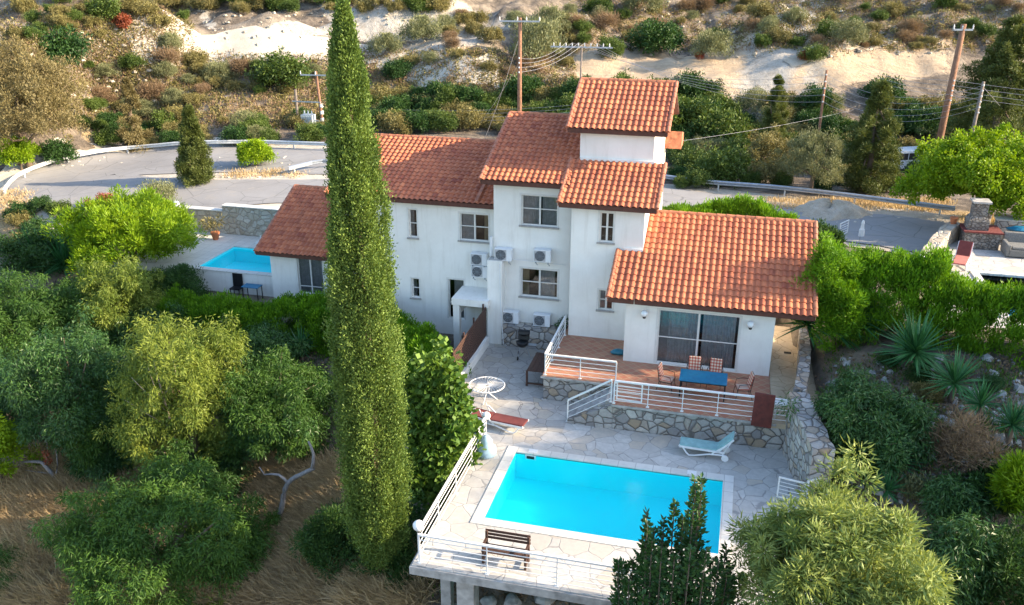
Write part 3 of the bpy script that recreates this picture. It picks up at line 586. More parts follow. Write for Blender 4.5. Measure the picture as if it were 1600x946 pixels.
for i, (px, py, s, l) in enumerate(((752,893,.22,'pale boulder'),(745,905,.18,'small rock'),(800,940,.3,'flat stone slab'),(850,935,.35,'broken pale slab'),(765,943,.3,'low slab'))):
    P = PZ(px, py, -2.9); g = ground(P[0], P[1])
    mb = MB(); n = 9; prof = [(s*.6,-.1),(s,.05),(s*.85,s*.55),(s*.3,s*.8)]; mb.lathe(prof, (0,0,0), n)
    mb.v = [(v[0]*(1+.2*math.sin(7*v[1]+i)), v[1]*(1+.25*math.cos(9*v[0]+i)), v[2]) for v in mb.v]
    o = mb.build('rock', M['concrete']); place(o, (P[0], P[1], g), i); tag(o, ['grey boulder beside the front deck pillar','small rock lying just right of the front deck pillar','flat stone slab on the ground under the deck','broken pale slab under the deck, rightmost','low stone slab at the foot of the front pillar'][i], 'rock', 'stones lying under the deck')

# ------------------------------------------------------------------ raised terrace
ZT = 1.10
ter = thing('terrace', 'raised terrace with terracotta tiled floor and rubble stone walls in front of the sliding door', 'terrace', (-2, 32, 0))
XS0, XS1 = -5.45, -3.75     # stairs
mb = grid_slab([-6.85,-3.75,2.12], [29.95,31.65,33.93,37.0], lambda x, y: (x > -3.75 or y > 31.65) , ZT-.08, ZT).build('tiled_floor', M['floor'], ter)
b = MB(); b.box(-6.80,-3.79,31.70,31.98,-.02,ZT-.083); b.box(-6.80,-6.52,31.99,36.4,-.02,ZT-.083); b.box(-3.70,2.95,30.0,30.3,-.02,ZT-.083); b.box(-5.45,-3.71,29.98,30.26,-.02,.18); b.box(-3.70,-3.4,30.31,31.7,-.02,ZT-.083)
b.add([(-5.45,29.98,.18),(-3.71,29.98,.18),(-3.71,29.98,ZT-.1),(-5.45,30.26,.18),(-3.71,30.26,.18),(-3.71,30.26,ZT-.1)], [(0,1,2),(5,4,3),(0,3,4,1),(1,4,5,2),(2,5,3,0)])
b.build('stone_wall', M['stone'], ter)
b = MB(); b.box(-3.78,2.3,29.9,29.944,ZT-.10,ZT-.02); b.box(-6.9,-3.79,31.6,31.644,ZT-.1,ZT-.02); b.build('edge_course', M['concrete'], ter)
for k in range(6):
    x0 = XS0 + (XS1-XS0)*k/6; b = MB().box(x0, XS1+.02, 30.27, 31.68, ZT*k/6.5, ZT*(k+1)/6.5); b.build('step', M['concrete'], ter)
sp = grid_slab([2.13,3.9],[29.96,39.5], lambda x, y: True, .9, 1.095).build('side_path', M['sandpave']); sp['kind'] = 'structure'
o = MB().box(2.75,3.05,36.4,36.6,1.096,1.104).build('drain_grate', M['dark']); tag(o, 'dark drain grate in the sandy paving beside the annexe', 'drain grate')

def railing(label, pts, h=.95, rails=4, step=1.5, group=None, cap=.055, up0=.0):
    pts = [np.array(p, float) for p in pts]; t = thing('railing', label, 'railing', pts[0], group=group)
    tr = MB(); [tr.bar(a+[0,0,h], b_+[0,0,h], cap*1.5, cap) for a, b_ in zip(pts, pts[1:])]; tr.build('handrail', M['white'], t)
    for k in range(rails):
        z = h*(k+.6)/(rails+.6); r = MB(); [r.tube([a+[0,0,z], b_+[0,0,z]], .014, 6) for a, b_ in zip(pts, pts[1:])]; r.build('rail', M['white'], t)
    for s_i, (a, b_) in enumerate(zip(pts, pts[1:])):
        n = max(1, round(np.linalg.norm(b_-a)/step))
        for k in range(0 if s_i == 0 else 1, n+1):
            q = a+(b_-a)*k/n; p = MB(); w = .03 if 0 < k < n else .045; p.bar(q+[0,0,-.02], q+[0,0,h-cap/2-.002], w); p.box(q[0]-.06,q[0]+.06,q[1]-.06,q[1]+.06,q[2]+.001,q[2]+.012); p.build('post', M['white'], t)
    return t
railing('white metal railing along the left side of the pool deck beside the fig tree', [(-8.16,20.62,0),(-8.16,27.9,0)], 1.0, 4, 1.9)
railing('white metal railing along the front edge of the pool deck before the bench', [(-8.10,20.50,0),(4.5,20.50,0)], 1.0, 5, 2.05)
railing('white railing round the left end of the tiled terrace, above the patio', [(-6.75,35.9,ZT),(-6.75,31.75,ZT),(-3.86,31.75,ZT)], .92, 4, 1.6)
t = railing('long white railing along the front of the tiled terrace by the blue table', [(-3.68,30.02,ZT),(1.45,30.02,ZT),(2.9,30.02,ZT)], .95, 4, 1.3)
railing('sloping white handrail beside the terrace steps', [(-5.47,30.1,.02),(-3.8,30.1,ZT)], .93, 3, 3)
def gate(label, x0, x1, y, z, rz, loc):
    t = thing('gate', label, 'gate', loc, rz); w = x1-x0; h = .85
    b = MB(); b.box(0,w,-.02,.02,h-.05,h); b.box(0,w,-.02,.02,.05,.1); b.box(0,.05,-.02,.02,.1,h-.05); b.box(w-.05,w,-.02,.02,.1,h-.05); b.build('gate_frame', M['white'], t, local=True)
    for k in range(4): MB().tube([(.05,0,.1+(h-.15)*(k+1)/5),(w-.05,0,.1+(h-.15)*(k+1)/5)], .012, 6).build('bar', M['white'], t, local=True)
    return t
gate('small white metal gate folded back against the terrace railing at the steps', 0, 1.0, 0, 0, R(-3), (-3.62, 30.16, ZT+.05))
g2 = gate('white metal gate standing open on the deck beside the curved stone wall', 0, .9, 0, 0, R(-12), (2.35, 26.7, .02))
g3 = MB(); g3.bar((0,0,0),(0,0,1.0),.06); g3.bar((0,0,.95),(.42,.25,1.0),.05); g3.bar((.42,.25,1.0),(.42,.25,1.3),.04)
o = g3.build('gate_post', M['white']); place(o, (3.27,26.5,0)); tag(o, 'white gate post with an arm fixed to the end of the stone wall', 'gate post')

def ribbon_wall(name, label, pts, th, mat, cat='wall', cap=None):
    """pts: (x, y, zbottom, ztop) along the wall centre line"""
    P = np.array(pts, float); S = spline(P, .5); T = np.gradient(S[:, :2], axis=0); T /= np.linalg.norm(T, axis=1)[:, None]; N_ = np.stack([-T[:,1], T[:,0]], 1)
    V = []
    for i in range(len(S)):
        j = .03*math.sin(i*2.3); a = S[i,:2]-N_[i]*(th/2+j); b_ = S[i,:2]+N_[i]*(th/2-j)
        V += [(a[0],a[1],S[i,2]),(a[0],a[1],S[i,3]+j),(b_[0],b_[1],S[i,3]-j),(b_[0],b_[1],S[i,2])]
    n = len(S); F = [(4*i+k,4*i+(k+1)%4,4*i+4+(k+1)%4,4*i+4+k) for i in range(n-1) for k in range(4)] + [(0,1,2,3),(4*n-1,4*n-2,4*n-3,4*n-4)]
    o = MB().add(V, F).build(name, mat); tag(o, label, cat); return o
ribbon_wall('stone_wall', 'curved rubble stone retaining wall at the right end of the pool deck', [(2.98,30.3,-.1,2.3),(3.1,29.3,-.1,2.25),(3.3,28.3,-.1,2.2),(3.5,27.3,-.1,2.15),(3.62,26.7,-.1,2.1)], .72, M['stone'])
ribbon_wall('stone_wall', 'low narrow rubble wall beside the sandy path, running back from the curved wall', [(3.55,37.5,.9,1.9),(3.45,35,.9,2.0),(3.25,32.5,.9,2.15),(3.02,30.62,.2,2.25)], .42, M['stone'])

# ------------------------------------------------------------------ the villa
house = thing('villa', 'white stuccoed villa of stepped blocks with terracotta tiled roofs', 'house', (-8, 40, 0))
def facade(x0, x1, z0, z1, Y, holes, th=.28, name='front_wall'):
    xs = sorted({x0, x1, *[h[0] for h in holes], *[h[1] for h in holes]}); zs = sorted({z0, z1, *[h[2] for h in holes], *[h[3] for h in holes]})
    mb = grid_slab(xs, zs, lambda x, z: not any(h[0] < x < h[1] and h[2] < z < h[3] for h in holes), 0, th)
    mb.v = [(v[0], Y + v[2], v[1]) for v in mb.v]; return mb.build(name, M['stucco'], house)
def window(x0, x1, z0, z1, Y, cols, rows, hdiv=None, curtains=((0,.5,'curtain'),), sill=True, name='window', door=False, vdiv=None):
    w = MB(); f = .055; y0, y1 = Y+.10, Y+.16
    w.box(x0,x1,y0,y1,z1-f,z1); w.box(x0,x1,y0,y1,z0,z0+f); w.box(x0,x0+f,y0,y1,z0+f,z1-f); w.box(x1-f,x1,y0,y1,z0+f,z1-f)
    xd = [x0+(x1-x0)*k/cols for k in range(1, cols)]; zd = [z0+(z1-z0)*(hdiv if hdiv else k/rows) for k in range(1, rows)]
    for x in xd: w.box(x-.04,x+.04,y0-.006,y1+.006,z0+f,z1-f)
    ex = [x0+f]+[v for x in xd for v in (x-.04, x+.04)]+[x1-f]
    for i in range(0, len(ex), 2):
        for z in zd: w.box(ex[i],ex[i+1],y0+.005,y1-.005,z-.022,z+.022)
    wo_ = w.build(name, M['frame'], house)
    MB().box(x0+f,x1-f,y0+.026,y0+.032,z0+f,z1-f).build('pane', M['glass'], wo_)
    if sill: MB().box(x0-.1,x1+.08,Y-.09,Y+.10,z0-.07,z0-.002).build('sill', M['sill'], wo_)
    rv = MB(); rv.box(x0-.09,x0-.004,Y-.012,Y-.003,z0,z1+.08); rv.box(x1+.004,x1+.06,Y-.012,Y-.003,z0,z1+.08); rv.box(x0-.003,x1+.003,Y-.012,Y-.003,z1+.004,z1+.08); rv.build('surround', M['frame'], wo_)
    for (a, b_, mt) in curtains:
        n = 60; V = []; xa, xb = x0+(x1-x0)*a, x0+(x1-x0)*b_
        for i in range(n+1):
            x = xa+(xb-xa)*i/n; y = Y+.235+.03*math.sin(i*1.1)+.012*math.sin(i*2.7); V += [(x,y,z0+.03),(x,y,z1)]
        MB().add(V, [(2*i,2*i+2,2*i+3,2*i+1) for i in range(n)]).build('curtain', M[mt], wo_, smooth=True)
    return wo_
def pxwin(x0, y0, x1, y1, Y):
    a, b_ = PY(x0, y0, Y), PY(x1, y1, Y); return (a[0], b_[0], b_[2], a[2])
# front wall planes
YA, YT, YM, YL, YS, YU = 33.92, 36.0, 37.1, 38.0, 41.0, 38.5
hA = (-2.50, .76, ZT+.06, 3.55)
facade(-3.86, 2.08, ZT-.02, 4.02, YA, [hA], name='annexe_wall'); window(*hA, YA, 2, 2, .49, [(0,.12,'curtain'),(.1,.52,'curtain'),(.55,.95,'curtain')], sill=False, name='sliding_door')
hT = [pxwin(938,332,958,380,YT), pxwin(936,453,957,486,YT)]
facade(-6.62, -3.5, ZT-.1, 7.30, YT, hT, name='tower_front_wall')
window(*hT[0], YT, 2, 2, None, [(0,.3,'rcurt')] if False else []); window(*hT[1], YT, 2, 2)
hM = [pxwin(815,304.5,871,356,YM), pxwin(814,419,871,468,YM)]
facade(-10.38, -6.55, -.3, 7.82, YM, hM, name='middle_front_wall'); window(*hM[0], YM, 2, 2, .55, [(0,.48,'curtain'),(.55,.98,'curtain')]); window(*hM[1], YM, 2, 2, .52, [(.02,.20,'cream'),(.5,.9,'curtain')])
hL = [pxwin(638,327,652.5,372,YL), pxwin(718,333,764,379,YL), pxwin(643,435,656,466,YL), pxwin(700,436,726,500,YL)]
facade(-18.6, -10.15, -.6, 6.42, YL, hL, name='left_front_wall')
window(*hL[0], YL, 1, 2); window(*hL[1], YL, 2, 2, .52, [(.0,.45,'curtain'),(.8,1,'cream')]); window(*hL[2], YL, 1, 2); window(*hL[3], YL, 1, 2, .4, [(.3,1,'curtain')], name='patio_door', sill=False)
hS = pxwin(463,403,507,462,YS)
facade(-24.15, -17.8, -1.0, 2.14, YS, [hS], name='small_front_wall'); window(*hS, YS, 2, 2, .2, [(0,.5,'curtain'),(.5,1,'curtain')], name='glass_door', sill=False)
# side and back walls (prisms in the y-z plane follow the roof pitch)
def side(name, x0, x1, poly): MB().prism(poly, 'x', x0, x1).build(name, M['stucco'], house)
def back(name, x0, x1, y, z0, z1): MB().box(x0, x1, y, y+.25, z0, z1).build(name, M['stucco'], house)
RP = dict(annexe=(33.45,4.02,38.3,6.42), mid=(36.62,7.78,41.9,9.85), low=(35.58,7.26,38.8,8.78), left=(37.6,6.38,42.9,8.22), small=(40.55,2.05,45.6,4.45), top=(38.0,9.98,41.15,11.66))
def rz(k, y): a = RP[k]; return a[1]+(a[3]-a[1])*(y-a[0])/(a[2]-a[0])
def gable(x0, x1, k, yf, yb, zb, name):
    yr, zr = RP[k][2], RP[k][3]; side(name, x0, x1, [(yf,zb),(yb,zb),(yb,rz(k,2*yr-yb)-.08),(yr,zr-.08),(yf,rz(k,yf)-.08)])
gable(1.83, 2.08, 'annexe', YA+.281, 42.4, .7, 'annexe_side_wall'); side('annexe_side_wall', -3.86, -3.61, [(YA+.281,.8),(35.99,.8),(35.99,rz('annexe',35.99)-.08),(YA+.281,rz('annexe',YA+.28)-.08)])
back('annexe_back_wall', -3.4, 1.82, 42.15, .7, 4.3)
side('tower_side_wall', -3.75, -3.502, [(YT+.281,.8),(44.6,.8),(44.6,8.5),(YU,8.5),(YU,8.6),(YT+.281,rz('low',YT+.28)-.08)])
side('turret_side_wall', -3.76, -3.504, [(YU+.1,8.502),(44.5,8.502),(44.5,9.75),(41.15,11.5),(YU+.1,10.1)])
side('turret_side_wall', -6.75, -6.5, [(YU+.1,7.5),(44.3,7.5),(44.3,9.75),(41.15,11.5),(YU+.1,10.1)])
MB().box(-6.751, -3.503, YU-.15, YU+.098, 8.0, 10.08).build('turret_front_wall', M['stucco'], house)
back('turret_back_wall', -6.49, -3.77, 44.0, 1, 9.8)
gable(-10.381, -10.13, 'mid', YM+.281, 45.6, -.3, 'middle_side_wall'); back('middle_back_wall', -10.12, -6.8, 45.3, 0, 8.3)
gable(-18.6, -18.35, 'left', YL+.281, 46.5, -.6, 'left_side_wall'); back('left_back_wall', -18.34, -10.4, 46.2, 0, 6.5)
gable(-24.15, -23.9, 'small', YS+.281, 47.0, -1, 'small_side_wall'); back('small_back_wall', -23.89, -18.6, 46.7, -.5, 3.6)
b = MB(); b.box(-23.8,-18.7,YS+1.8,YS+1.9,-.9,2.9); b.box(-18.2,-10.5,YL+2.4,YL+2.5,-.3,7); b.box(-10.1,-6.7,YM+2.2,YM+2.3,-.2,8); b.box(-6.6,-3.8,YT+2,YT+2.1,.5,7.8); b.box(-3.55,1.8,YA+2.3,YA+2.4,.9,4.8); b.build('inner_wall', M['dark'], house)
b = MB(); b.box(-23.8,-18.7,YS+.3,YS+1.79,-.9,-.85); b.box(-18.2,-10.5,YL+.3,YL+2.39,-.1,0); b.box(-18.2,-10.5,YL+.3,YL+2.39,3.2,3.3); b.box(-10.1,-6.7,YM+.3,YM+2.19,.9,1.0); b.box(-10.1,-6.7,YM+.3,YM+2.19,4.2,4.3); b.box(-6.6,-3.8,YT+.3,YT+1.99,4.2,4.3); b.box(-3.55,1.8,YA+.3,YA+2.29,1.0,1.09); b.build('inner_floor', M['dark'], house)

TW_, TC_ = .262, .34
def roof(name, x0, x1, y0, z0, y1, z1, backlen=None, ridge=True, verge=(True, True), fascia=True, xbreak=None):
    """barrel-tiled slope from the eave (y0, z0) up to the ridge (y1, z1); real tile relief"""
    s = np.array([y1-y0, z1-z0]); Ls = np.linalg.norm(s); s /= Ls; nrm = np.array([-s[1], s[0]])
    nc = max(1, round((x1-x0)/TW_)); w = (x1-x0)/nc; nr = max(1, round(Ls/TC_)); c = Ls/nr; ss = 8
    prof = [(k/ss, .052*(abs(math.sin(math.pi*min(1, (k/ss)/.66)))**.75 if k/ss < .66 else 0) + (-.012 if k/ss >= .66 else 0)) for k in range(ss)]
    px = [(i+u)*w for i in range(nc) for u, _ in prof] + [nc*w]; ph = [h for i in range(nc) for _, h in prof] + [0.]
    V, F, T = [], [], []; m = len(px)
    tint = rng.normal(.5, .17, (nr, nc)) + .12*np.sin(np.arange(nr)*.9)[:, None]*rng.random((nr, nc))
    for j in range(nr):
        jit = rng.normal(0, .010, nc+1)
        for e, (sl, lift) in enumerate(((j*c-.012, .034), ((j+1)*c, .0))):
            for i in range(m):
                q = jit[min(i//ss, nc)] if e == 0 else 0
                p = np.array([y0, z0]) + s*(sl+q) + nrm*(ph[i]*(1.0 if e == 0 else .86) + lift + .045); V.append((x0+px[i], p[0], p[1]))
        a = 2*j*m
        for i in range(m-1): F.append((a+i, a+i+1, a+m+i+1, a+m+i)); T.append(tint[j, min(i//ss, nc-1)])
        if j:
            for i in range(m-1): F.append((a-m+i, a-m+i+1, a+i+1, a+i)); T.append(tint[j, min(i//ss, nc-1)]*.8)
    mb = MB(); mb.v = V; mb.f = F; mb.t = list(np.clip(T, 0, 1))
    me_ = bpy.data.meshes.new('roof'); inv = wmat(house).inverted()
    me_.from_pydata([tuple(inv @ Vector(v)) for v in V], [], F); at = me_.attributes.new('tint', 'FLOAT', 'FACE'); at.data.foreach_set('value', mb.t); me_.materials.append(M['tile'])
    r = link(bpy.data.objects.new(name, me_), house)
    # deck boards below the tiles, with the back slope
    bl = Ls if backlen is None else backlen
    yb, zb = y1 + s[0]*bl, z1 - s[1]*bl
    MB().prism([(y0+.02,z0-.07),(y1,z1-.10),(yb,zb-.10),(yb,zb-.01),(y1,z1+.01),(y0+.02,z0+.03)], 'x', x0+.02, x1-.02).build('roof_boarding', M['fascia'], r)
    if bl > .3:
        bt = MB(); nb = max(1, int(bl/TC_)); 
        for i in range(nc):
            n_ = 5; V2 = []
            for (t_, q) in ((0, 0), (1, 1)):
                for k in range(n_+1):
                    u = k/n_*w*.66; h = .055*math.sin(math.pi*k/n_)+.03
                    V2.append((x0+i*w+u, y1+s[0]*bl*t_+h*s[1], z1-s[1]*bl*t_+h*s[0]))
            bt.add(V2, [(k,k+1,n_+2+k,n_+1+k) for k in range(n_)])
        bt.build('back_tiles', M['tile'], r)
    if fascia: MB().box(x0+.01, x1-.01, y0+.025, y0+.06, z0-.17, z0+.02).build('fascia', M['fascia'], r)
    if ridge:
        rb = MB(); n = max(1, round((x1-x0)/.42)); q = (x1-x0)/n
        for i in range(n):
            V3 = []; xa, xb = x0+i*q, x0+(i+1)*q+.03
            for xx, rr in ((xa, .135), (xb, .115)):
                for k in range(9): t_ = math.pi*(k/8)*1.1-.05*math.pi; V3.append((xx, y1-math.cos(t_)*rr, z1+math.sin(t_)*rr+.01))
            rb.add(V3, [(k,k+1,9+k+1,9+k) for k in range(8)] + [tuple(range(9))[::-1], tuple(range(9,18))])
        rb.build('ridge_tiles', M['ridge'], r)
    for side_, on in zip((0, 1), verge):
        if not on: continue
        x = x0 if side_ == 0 else x1; vb = MB(); n = max(1, round(Ls/.4))
        for i in range(n):
            a, b_ = i*Ls/n, (i+1)*Ls/n+.03; V4 = []
            for sl, rr in ((a, .105), (b_, .085)):
                for k in range(7): t_ = math.pi*k/6; o_ = np.array([y0, z0])+s*sl+nrm*(math.sin(t_)*rr+.05); V4.append((x-math.cos(t_)*rr, o_[0], o_[1]))
            vb.add(V4, [(k,k+1,7+k+1,7+k) for k in range(6)] + [tuple(range(7))[::-1]])
        d = -.02 if side_ == 0 else .02
        vb.prism([(y0,z0-.12),(y1,z1-.12),(y1,z1+.05),(y0,z0+.05)], 'x', x+d-.015, x+d+.015); vb.build('verge_tiles', M['rake'], r)
    return r
A_ = RP['annexe']; sl_ = (A_[3]-A_[1])/(A_[2]-A_[0])
roof('annexe_roof', -3.48, 3.5, *A_, verge=(False, True))
roof('annexe_roof_end', -4.56, -3.49, A_[0], A_[1], 35.96, rz('annexe', 35.96), backlen=0, ridge=False, verge=(True, False))
roof('middle_roof', -10.86, -6.78, *RP['mid'], verge=(True, False))
roof('tower_roof', -7.12, -2.98, RP['low'][0], RP['low'][1], 38.33, rz('low', 38.33), backlen=0, ridge=False)
roof('left_roof', -18.9, -10.42, *RP['left'], verge=(True, False))
roof('small_roof', -24.75, -18.7, *RP['small'], verge=(True, False))
roof('turret_roof', -7.28, -2.94, *RP['top'], backlen=3.9)
MB().prism([(43.7,8.2),(45.2,8.2),(45.2,8.75),(44.0,9.0)], 'x', -3.5, -2.7).build('rear_roof_end', M['ridge'], house)
MB().prism([(37.6,rz('left',37.6)+.1),(41.3,rz('left',41.3)+.1),(41.3,rz('left',41.3)+.2),(37.6,rz('left',37.6)+.2)], 'x', -11.42, -11.28).build('roof_flashing', M['rake'], house)
MB().box(-6.72,-3.45,YU-.24,YU-.152,rz('low',YU-.2)+.0,rz('low',YU-.2)+.14).build('wall_flashing', M['stucco'], house)
b = MB(); b.box(-4.3,-3.51,YT-.06,YT-.003,rz('annexe',YT)+.02,rz('annexe',YT)+.13); b.build('wall_flashing', M['stucco'], house)
# white porch with its flat roof and the chimney-like shaft
pa = PY(716,470,36.9); b = MB(); b.box(-12.2,-10.45,36.25,37.98,1.9,2.22); b.box(-12.15,-11.85,36.3,36.6,-.4,1.9); b.box(-12.15,-12.0,36.61,37.98,1.2,1.9); b.build('porch', M['stucco'], house)
b = MB(); b.box(-10.55,-9.85,36.55,37.095,-.3,4.12); b.build('flue_shaft', M['stucco'], house); MB().box(-10.5,-9.9,36.6,37.09,4.121,4.15).build('shaft_top', M['concrete'], house)
# stone plinth behind the patio
b = MB(); b.box(-9.84,-6.86,36.42,37.095,-.05,1.02); b.build('stone_plinth', M['stone'], house)
b = MB(); b.tube([(-9.95,36.5,4.0),(-9.9,36.46,2),(-9.75,36.4,.1)],.02,6); b.tube([(-9.4,36.9,4.15),(-7,36.98,4.05)],.012,6); b.tube([(-10.48,37.0,5.1),(-10.5,37.02,4.2)],.07,8); b.build('pipe', M['plastic'], house)

# ------------------------------------------------------------------ things on the walls
def make_ac():
    t = thing('air_conditioner', 'x', 'air conditioner'); w, h, d = .80, .58, .32
    MB().box(-w/2, w/2, -d, 0, 0, h).build('casing', M['plastic'], t, local=True, bevel=.02)
    MB().box(-w/2+.03, w/2-.24, -d-.006, -d+.002, .04, h-.04).build('front_panel', M['curtain'], t, local=True)
    b = MB(); cx, cz = -.1, h/2
    for rr in (.08,.16,.235):
        b.tube([(cx+rr*math.cos(a), -d-.014, cz+rr*math.sin(a)) for a in np.linspace(0, 2*math.pi, 25)], .004, 4, cap=False)
    for a in np.linspace(0, math.pi, 5)[:-1]: b.tube([(cx-.235*math.cos(a),-d-.014,cz-.235*math.sin(a)),(cx+.235*math.cos(a),-d-.014,cz+.235*math.sin(a))],.005,4)
    g = b.build('fan_guard', M['steel'], t, local=True)
    b = MB(); b.prism([(cx+.235*math.cos(a), cz+.235*math.sin(a)) for a in np.linspace(0, 2*math.pi, 25)[:-1]], 'y', -d-.010, -d-.007); b.build('fan_opening', M['grille'], t, local=True)
    b = MB()
    for x in (-.28,.28): b.bar((x,-.42,-.02),(x,.02,-.02),.035); b.bar((x,-.36,-.03),(x,.0,-.25),.025)
    b.build('bracket', M['steel'], t, local=True); return t
ac = make_ac()
acs = [(786,408,YM,'left air conditioner of the pair above the lower middle window',0),(847,410,YM,'air conditioner on the wall right above the middle window, right of its pair',0),(797,505,YM,'air conditioner on the stone plinth left of its pair below the lower window',1),(846,510,YM,'air conditioner on the stone plinth right of its pair, beside the terrace railing',1),(748,415,YL,'upper one of two air conditioners stacked above the white porch',0),(749,434,YL,'lower one of two air conditioners stacked above the white porch',0)]
for i, (px, py, Y, l, pl) in enumerate(acs):
    o = ac if i == 0 else copy_tree(ac); P = PY(px, py, Y-.35); place(o, (P[0], Y-.06, 1.05 if pl else P[2])); o['label'] = l; o['group'] = 'outdoor air conditioning units on the villa walls'
def wall_lamp(px, py, label):
    P = PY(px, py, YA-.16); t = thing('wall_lamp', label, 'wall lamp', (P[0], YA, P[2]), group='globe lamps beside the sliding door')
    MB().lathe([(.001,-.15),(.08,-.125),(.135,-.06),(.15,0),(.135,.06),(.08,.125),(.001,.15)], (0,-.17,0), 20).build('globe', M['globe'], t, smooth=True, local=True)
    b = MB(); b.lathe([(.06,-.21),(.075,-.14)], (0,-.17,0), 12); b.bar((0,-.17,-.19),(0,0,-.19),.03); b.box(-.05,.05,-.02,.0,-.26,-.12); b.build('bracket', M['black'], t, local=True)
wall_lamp(1007,490,'white globe wall lamp left of the sliding door'); wall_lamp(1173,507,'white globe wall lamp right of the sliding door')

# brown slatted fence beside the patio
f = thing('slatted_fence', 'dark brown slatted timber fence on a low white wall left of the patio', 'fence', (-10.6, 33, 0))
for k in range(11):
    z = .55+.135*k; b = MB().bar((-10.62,31.6,z-.25),(-10.55,36.3,z+.02),.025,.10); b.build('slat', M['brown'], f)
for y, q in ((31.7,-.25),(33.2,-.16),(34.7,-.08),(36.2,0)): MB().bar((-10.66,y,-.2),(-10.66,y,2.1+q),.07).build('post', M['brown'], f)
MB().box(-10.6,-10.42,31.5,36.35,-.3,.42).build('base_wall', M['stucco'], f)

# ------------------------------------------------------------------ terrace and deck furniture
t = thing('dining_table', 'blue topped garden dining table on the tiled terrace', 'table', (-.46,31.65,ZT))
tz = ZT+.74; MB().box(-1.36,.44,31.15,32.2,tz-.04,tz).build('table_top', M['blue'], t, bevel=.01)
b = MB(); b.box(-1.33,.41,31.18,32.17,tz-.09,tz-.042); b.build('apron', M['black'], t)
for x in (-1.30,.38):
    for y in (31.21,32.14): MB().bar((x,y,ZT),(x,y,tz-.09),.05).build('leg', M['black'], t)
def make_chair():
    t = thing('garden_chair', 'x', 'chair')
    b = MB(); b.box(-.24,.24,-.25,.22,.42,.48); b.build('seat_cushion', M['plaid'], t, local=True, bevel=.02)
    b = MB(); b.obox((0,.27,.76),(.23,0,0),(0,.03,-.005),(0,.06,.28)); b.build('back_cushion', M['plaid'], t, local=True, bevel=.02)
    b = MB(); b.tube([(-.25,.24,.36),(-.25,.33,.95),(-.18,.345,1.04),(.18,.345,1.04),(.25,.33,.95),(.25,.24,.36)],.013,6)
    b.tube([(-.25,-.24,.4),(.25,-.24,.4),(.25,.24,.4),(-.25,.24,.4),(-.25,-.24,.4)],.013,6); b.build('frame', M['black'], t, local=True)
    for s_ in (-1,1):
        MB().tube([(.27*s_,.30,.68),(.30*s_,.05,.69),(.30*s_,-.2,.66),(.28*s_,-.26,.40)],.013,6).build('armrest', M['black'], t, local=True)
        MB().tube([(.25*s_,-.24,.4),(.27*s_,-.30,0)],.013,6).build('leg', M['black'], t, local=True); MB().tube([(.25*s_,.24,.4),(.27*s_,.34,0)],.013,6).build('leg', M['black'], t, local=True)
    return t
ch = make_chair()
for i, (x, y, rz_, l) in enumerate(((-1.85,31.7,R(80),'plaid cushioned metal garden chair at the left end of the blue table'),(1.05,31.75,R(-78),'plaid cushioned metal garden chair at the right end of the blue table'),(-.85,32.5,R(4),'left of the two garden chairs behind the blue table with only cushion tops showing'),(-.05,32.5,R(-3),'right of the two garden chairs behind the blue table with only cushion tops showing'))):
    o = ch if i == 0 else copy_tree(ch); place(o, (x,y,ZT), rz_); o['label'] = l; o['group'] = 'plaid garden chairs round the blue table'
mb = MB(); mb.lathe([(.02,.0),(.2,.02),(.25,.1),(.16,.2),(.04,.24)], (0,0,0), 12); mb.v = [(v[0]*1.35+.03*math.sin(9*v[1]), v[1]*.8+.03*math.cos(11*v[0]), v[2]) for v in mb.v]
mb.tube([(.2,0,.1),(.36,.03,.17)],.03,6); o = mb.build('plastic_bag', M['bluebag'], smooth=True); place(o, (-4.15,34.5,ZT)); tag(o, 'dark blue green plastic sack lying on the tiles in the house corner', 'bag')
t = thing('folded_board', 'tall rust red board leaning on the right end of the terrace railing', 'board', (1.8,29.86,1))
MB().obox((1.78,29.86,1.62),(.36,0,-.02),(0,.03,0),(.015,.03,.66)).build('panel', M['redboard'], t, bevel=.01)
t = thing('side_table', 'white slatted side table behind the rust red board at the terrace end', 'table', (2.55,30.6,ZT)); b = MB()
for k in range(6): b.box(2.2,2.95,30.3+.1*k,30.38+.1*k,ZT+.55,ZT+.575)
b.build('table_top', M['white'], t)
for x in (2.25,2.9):
    for y in (30.33,30.85): MB().bar((x,y,ZT),(x,y,ZT+.55),.03).build('leg', M['white'], t)

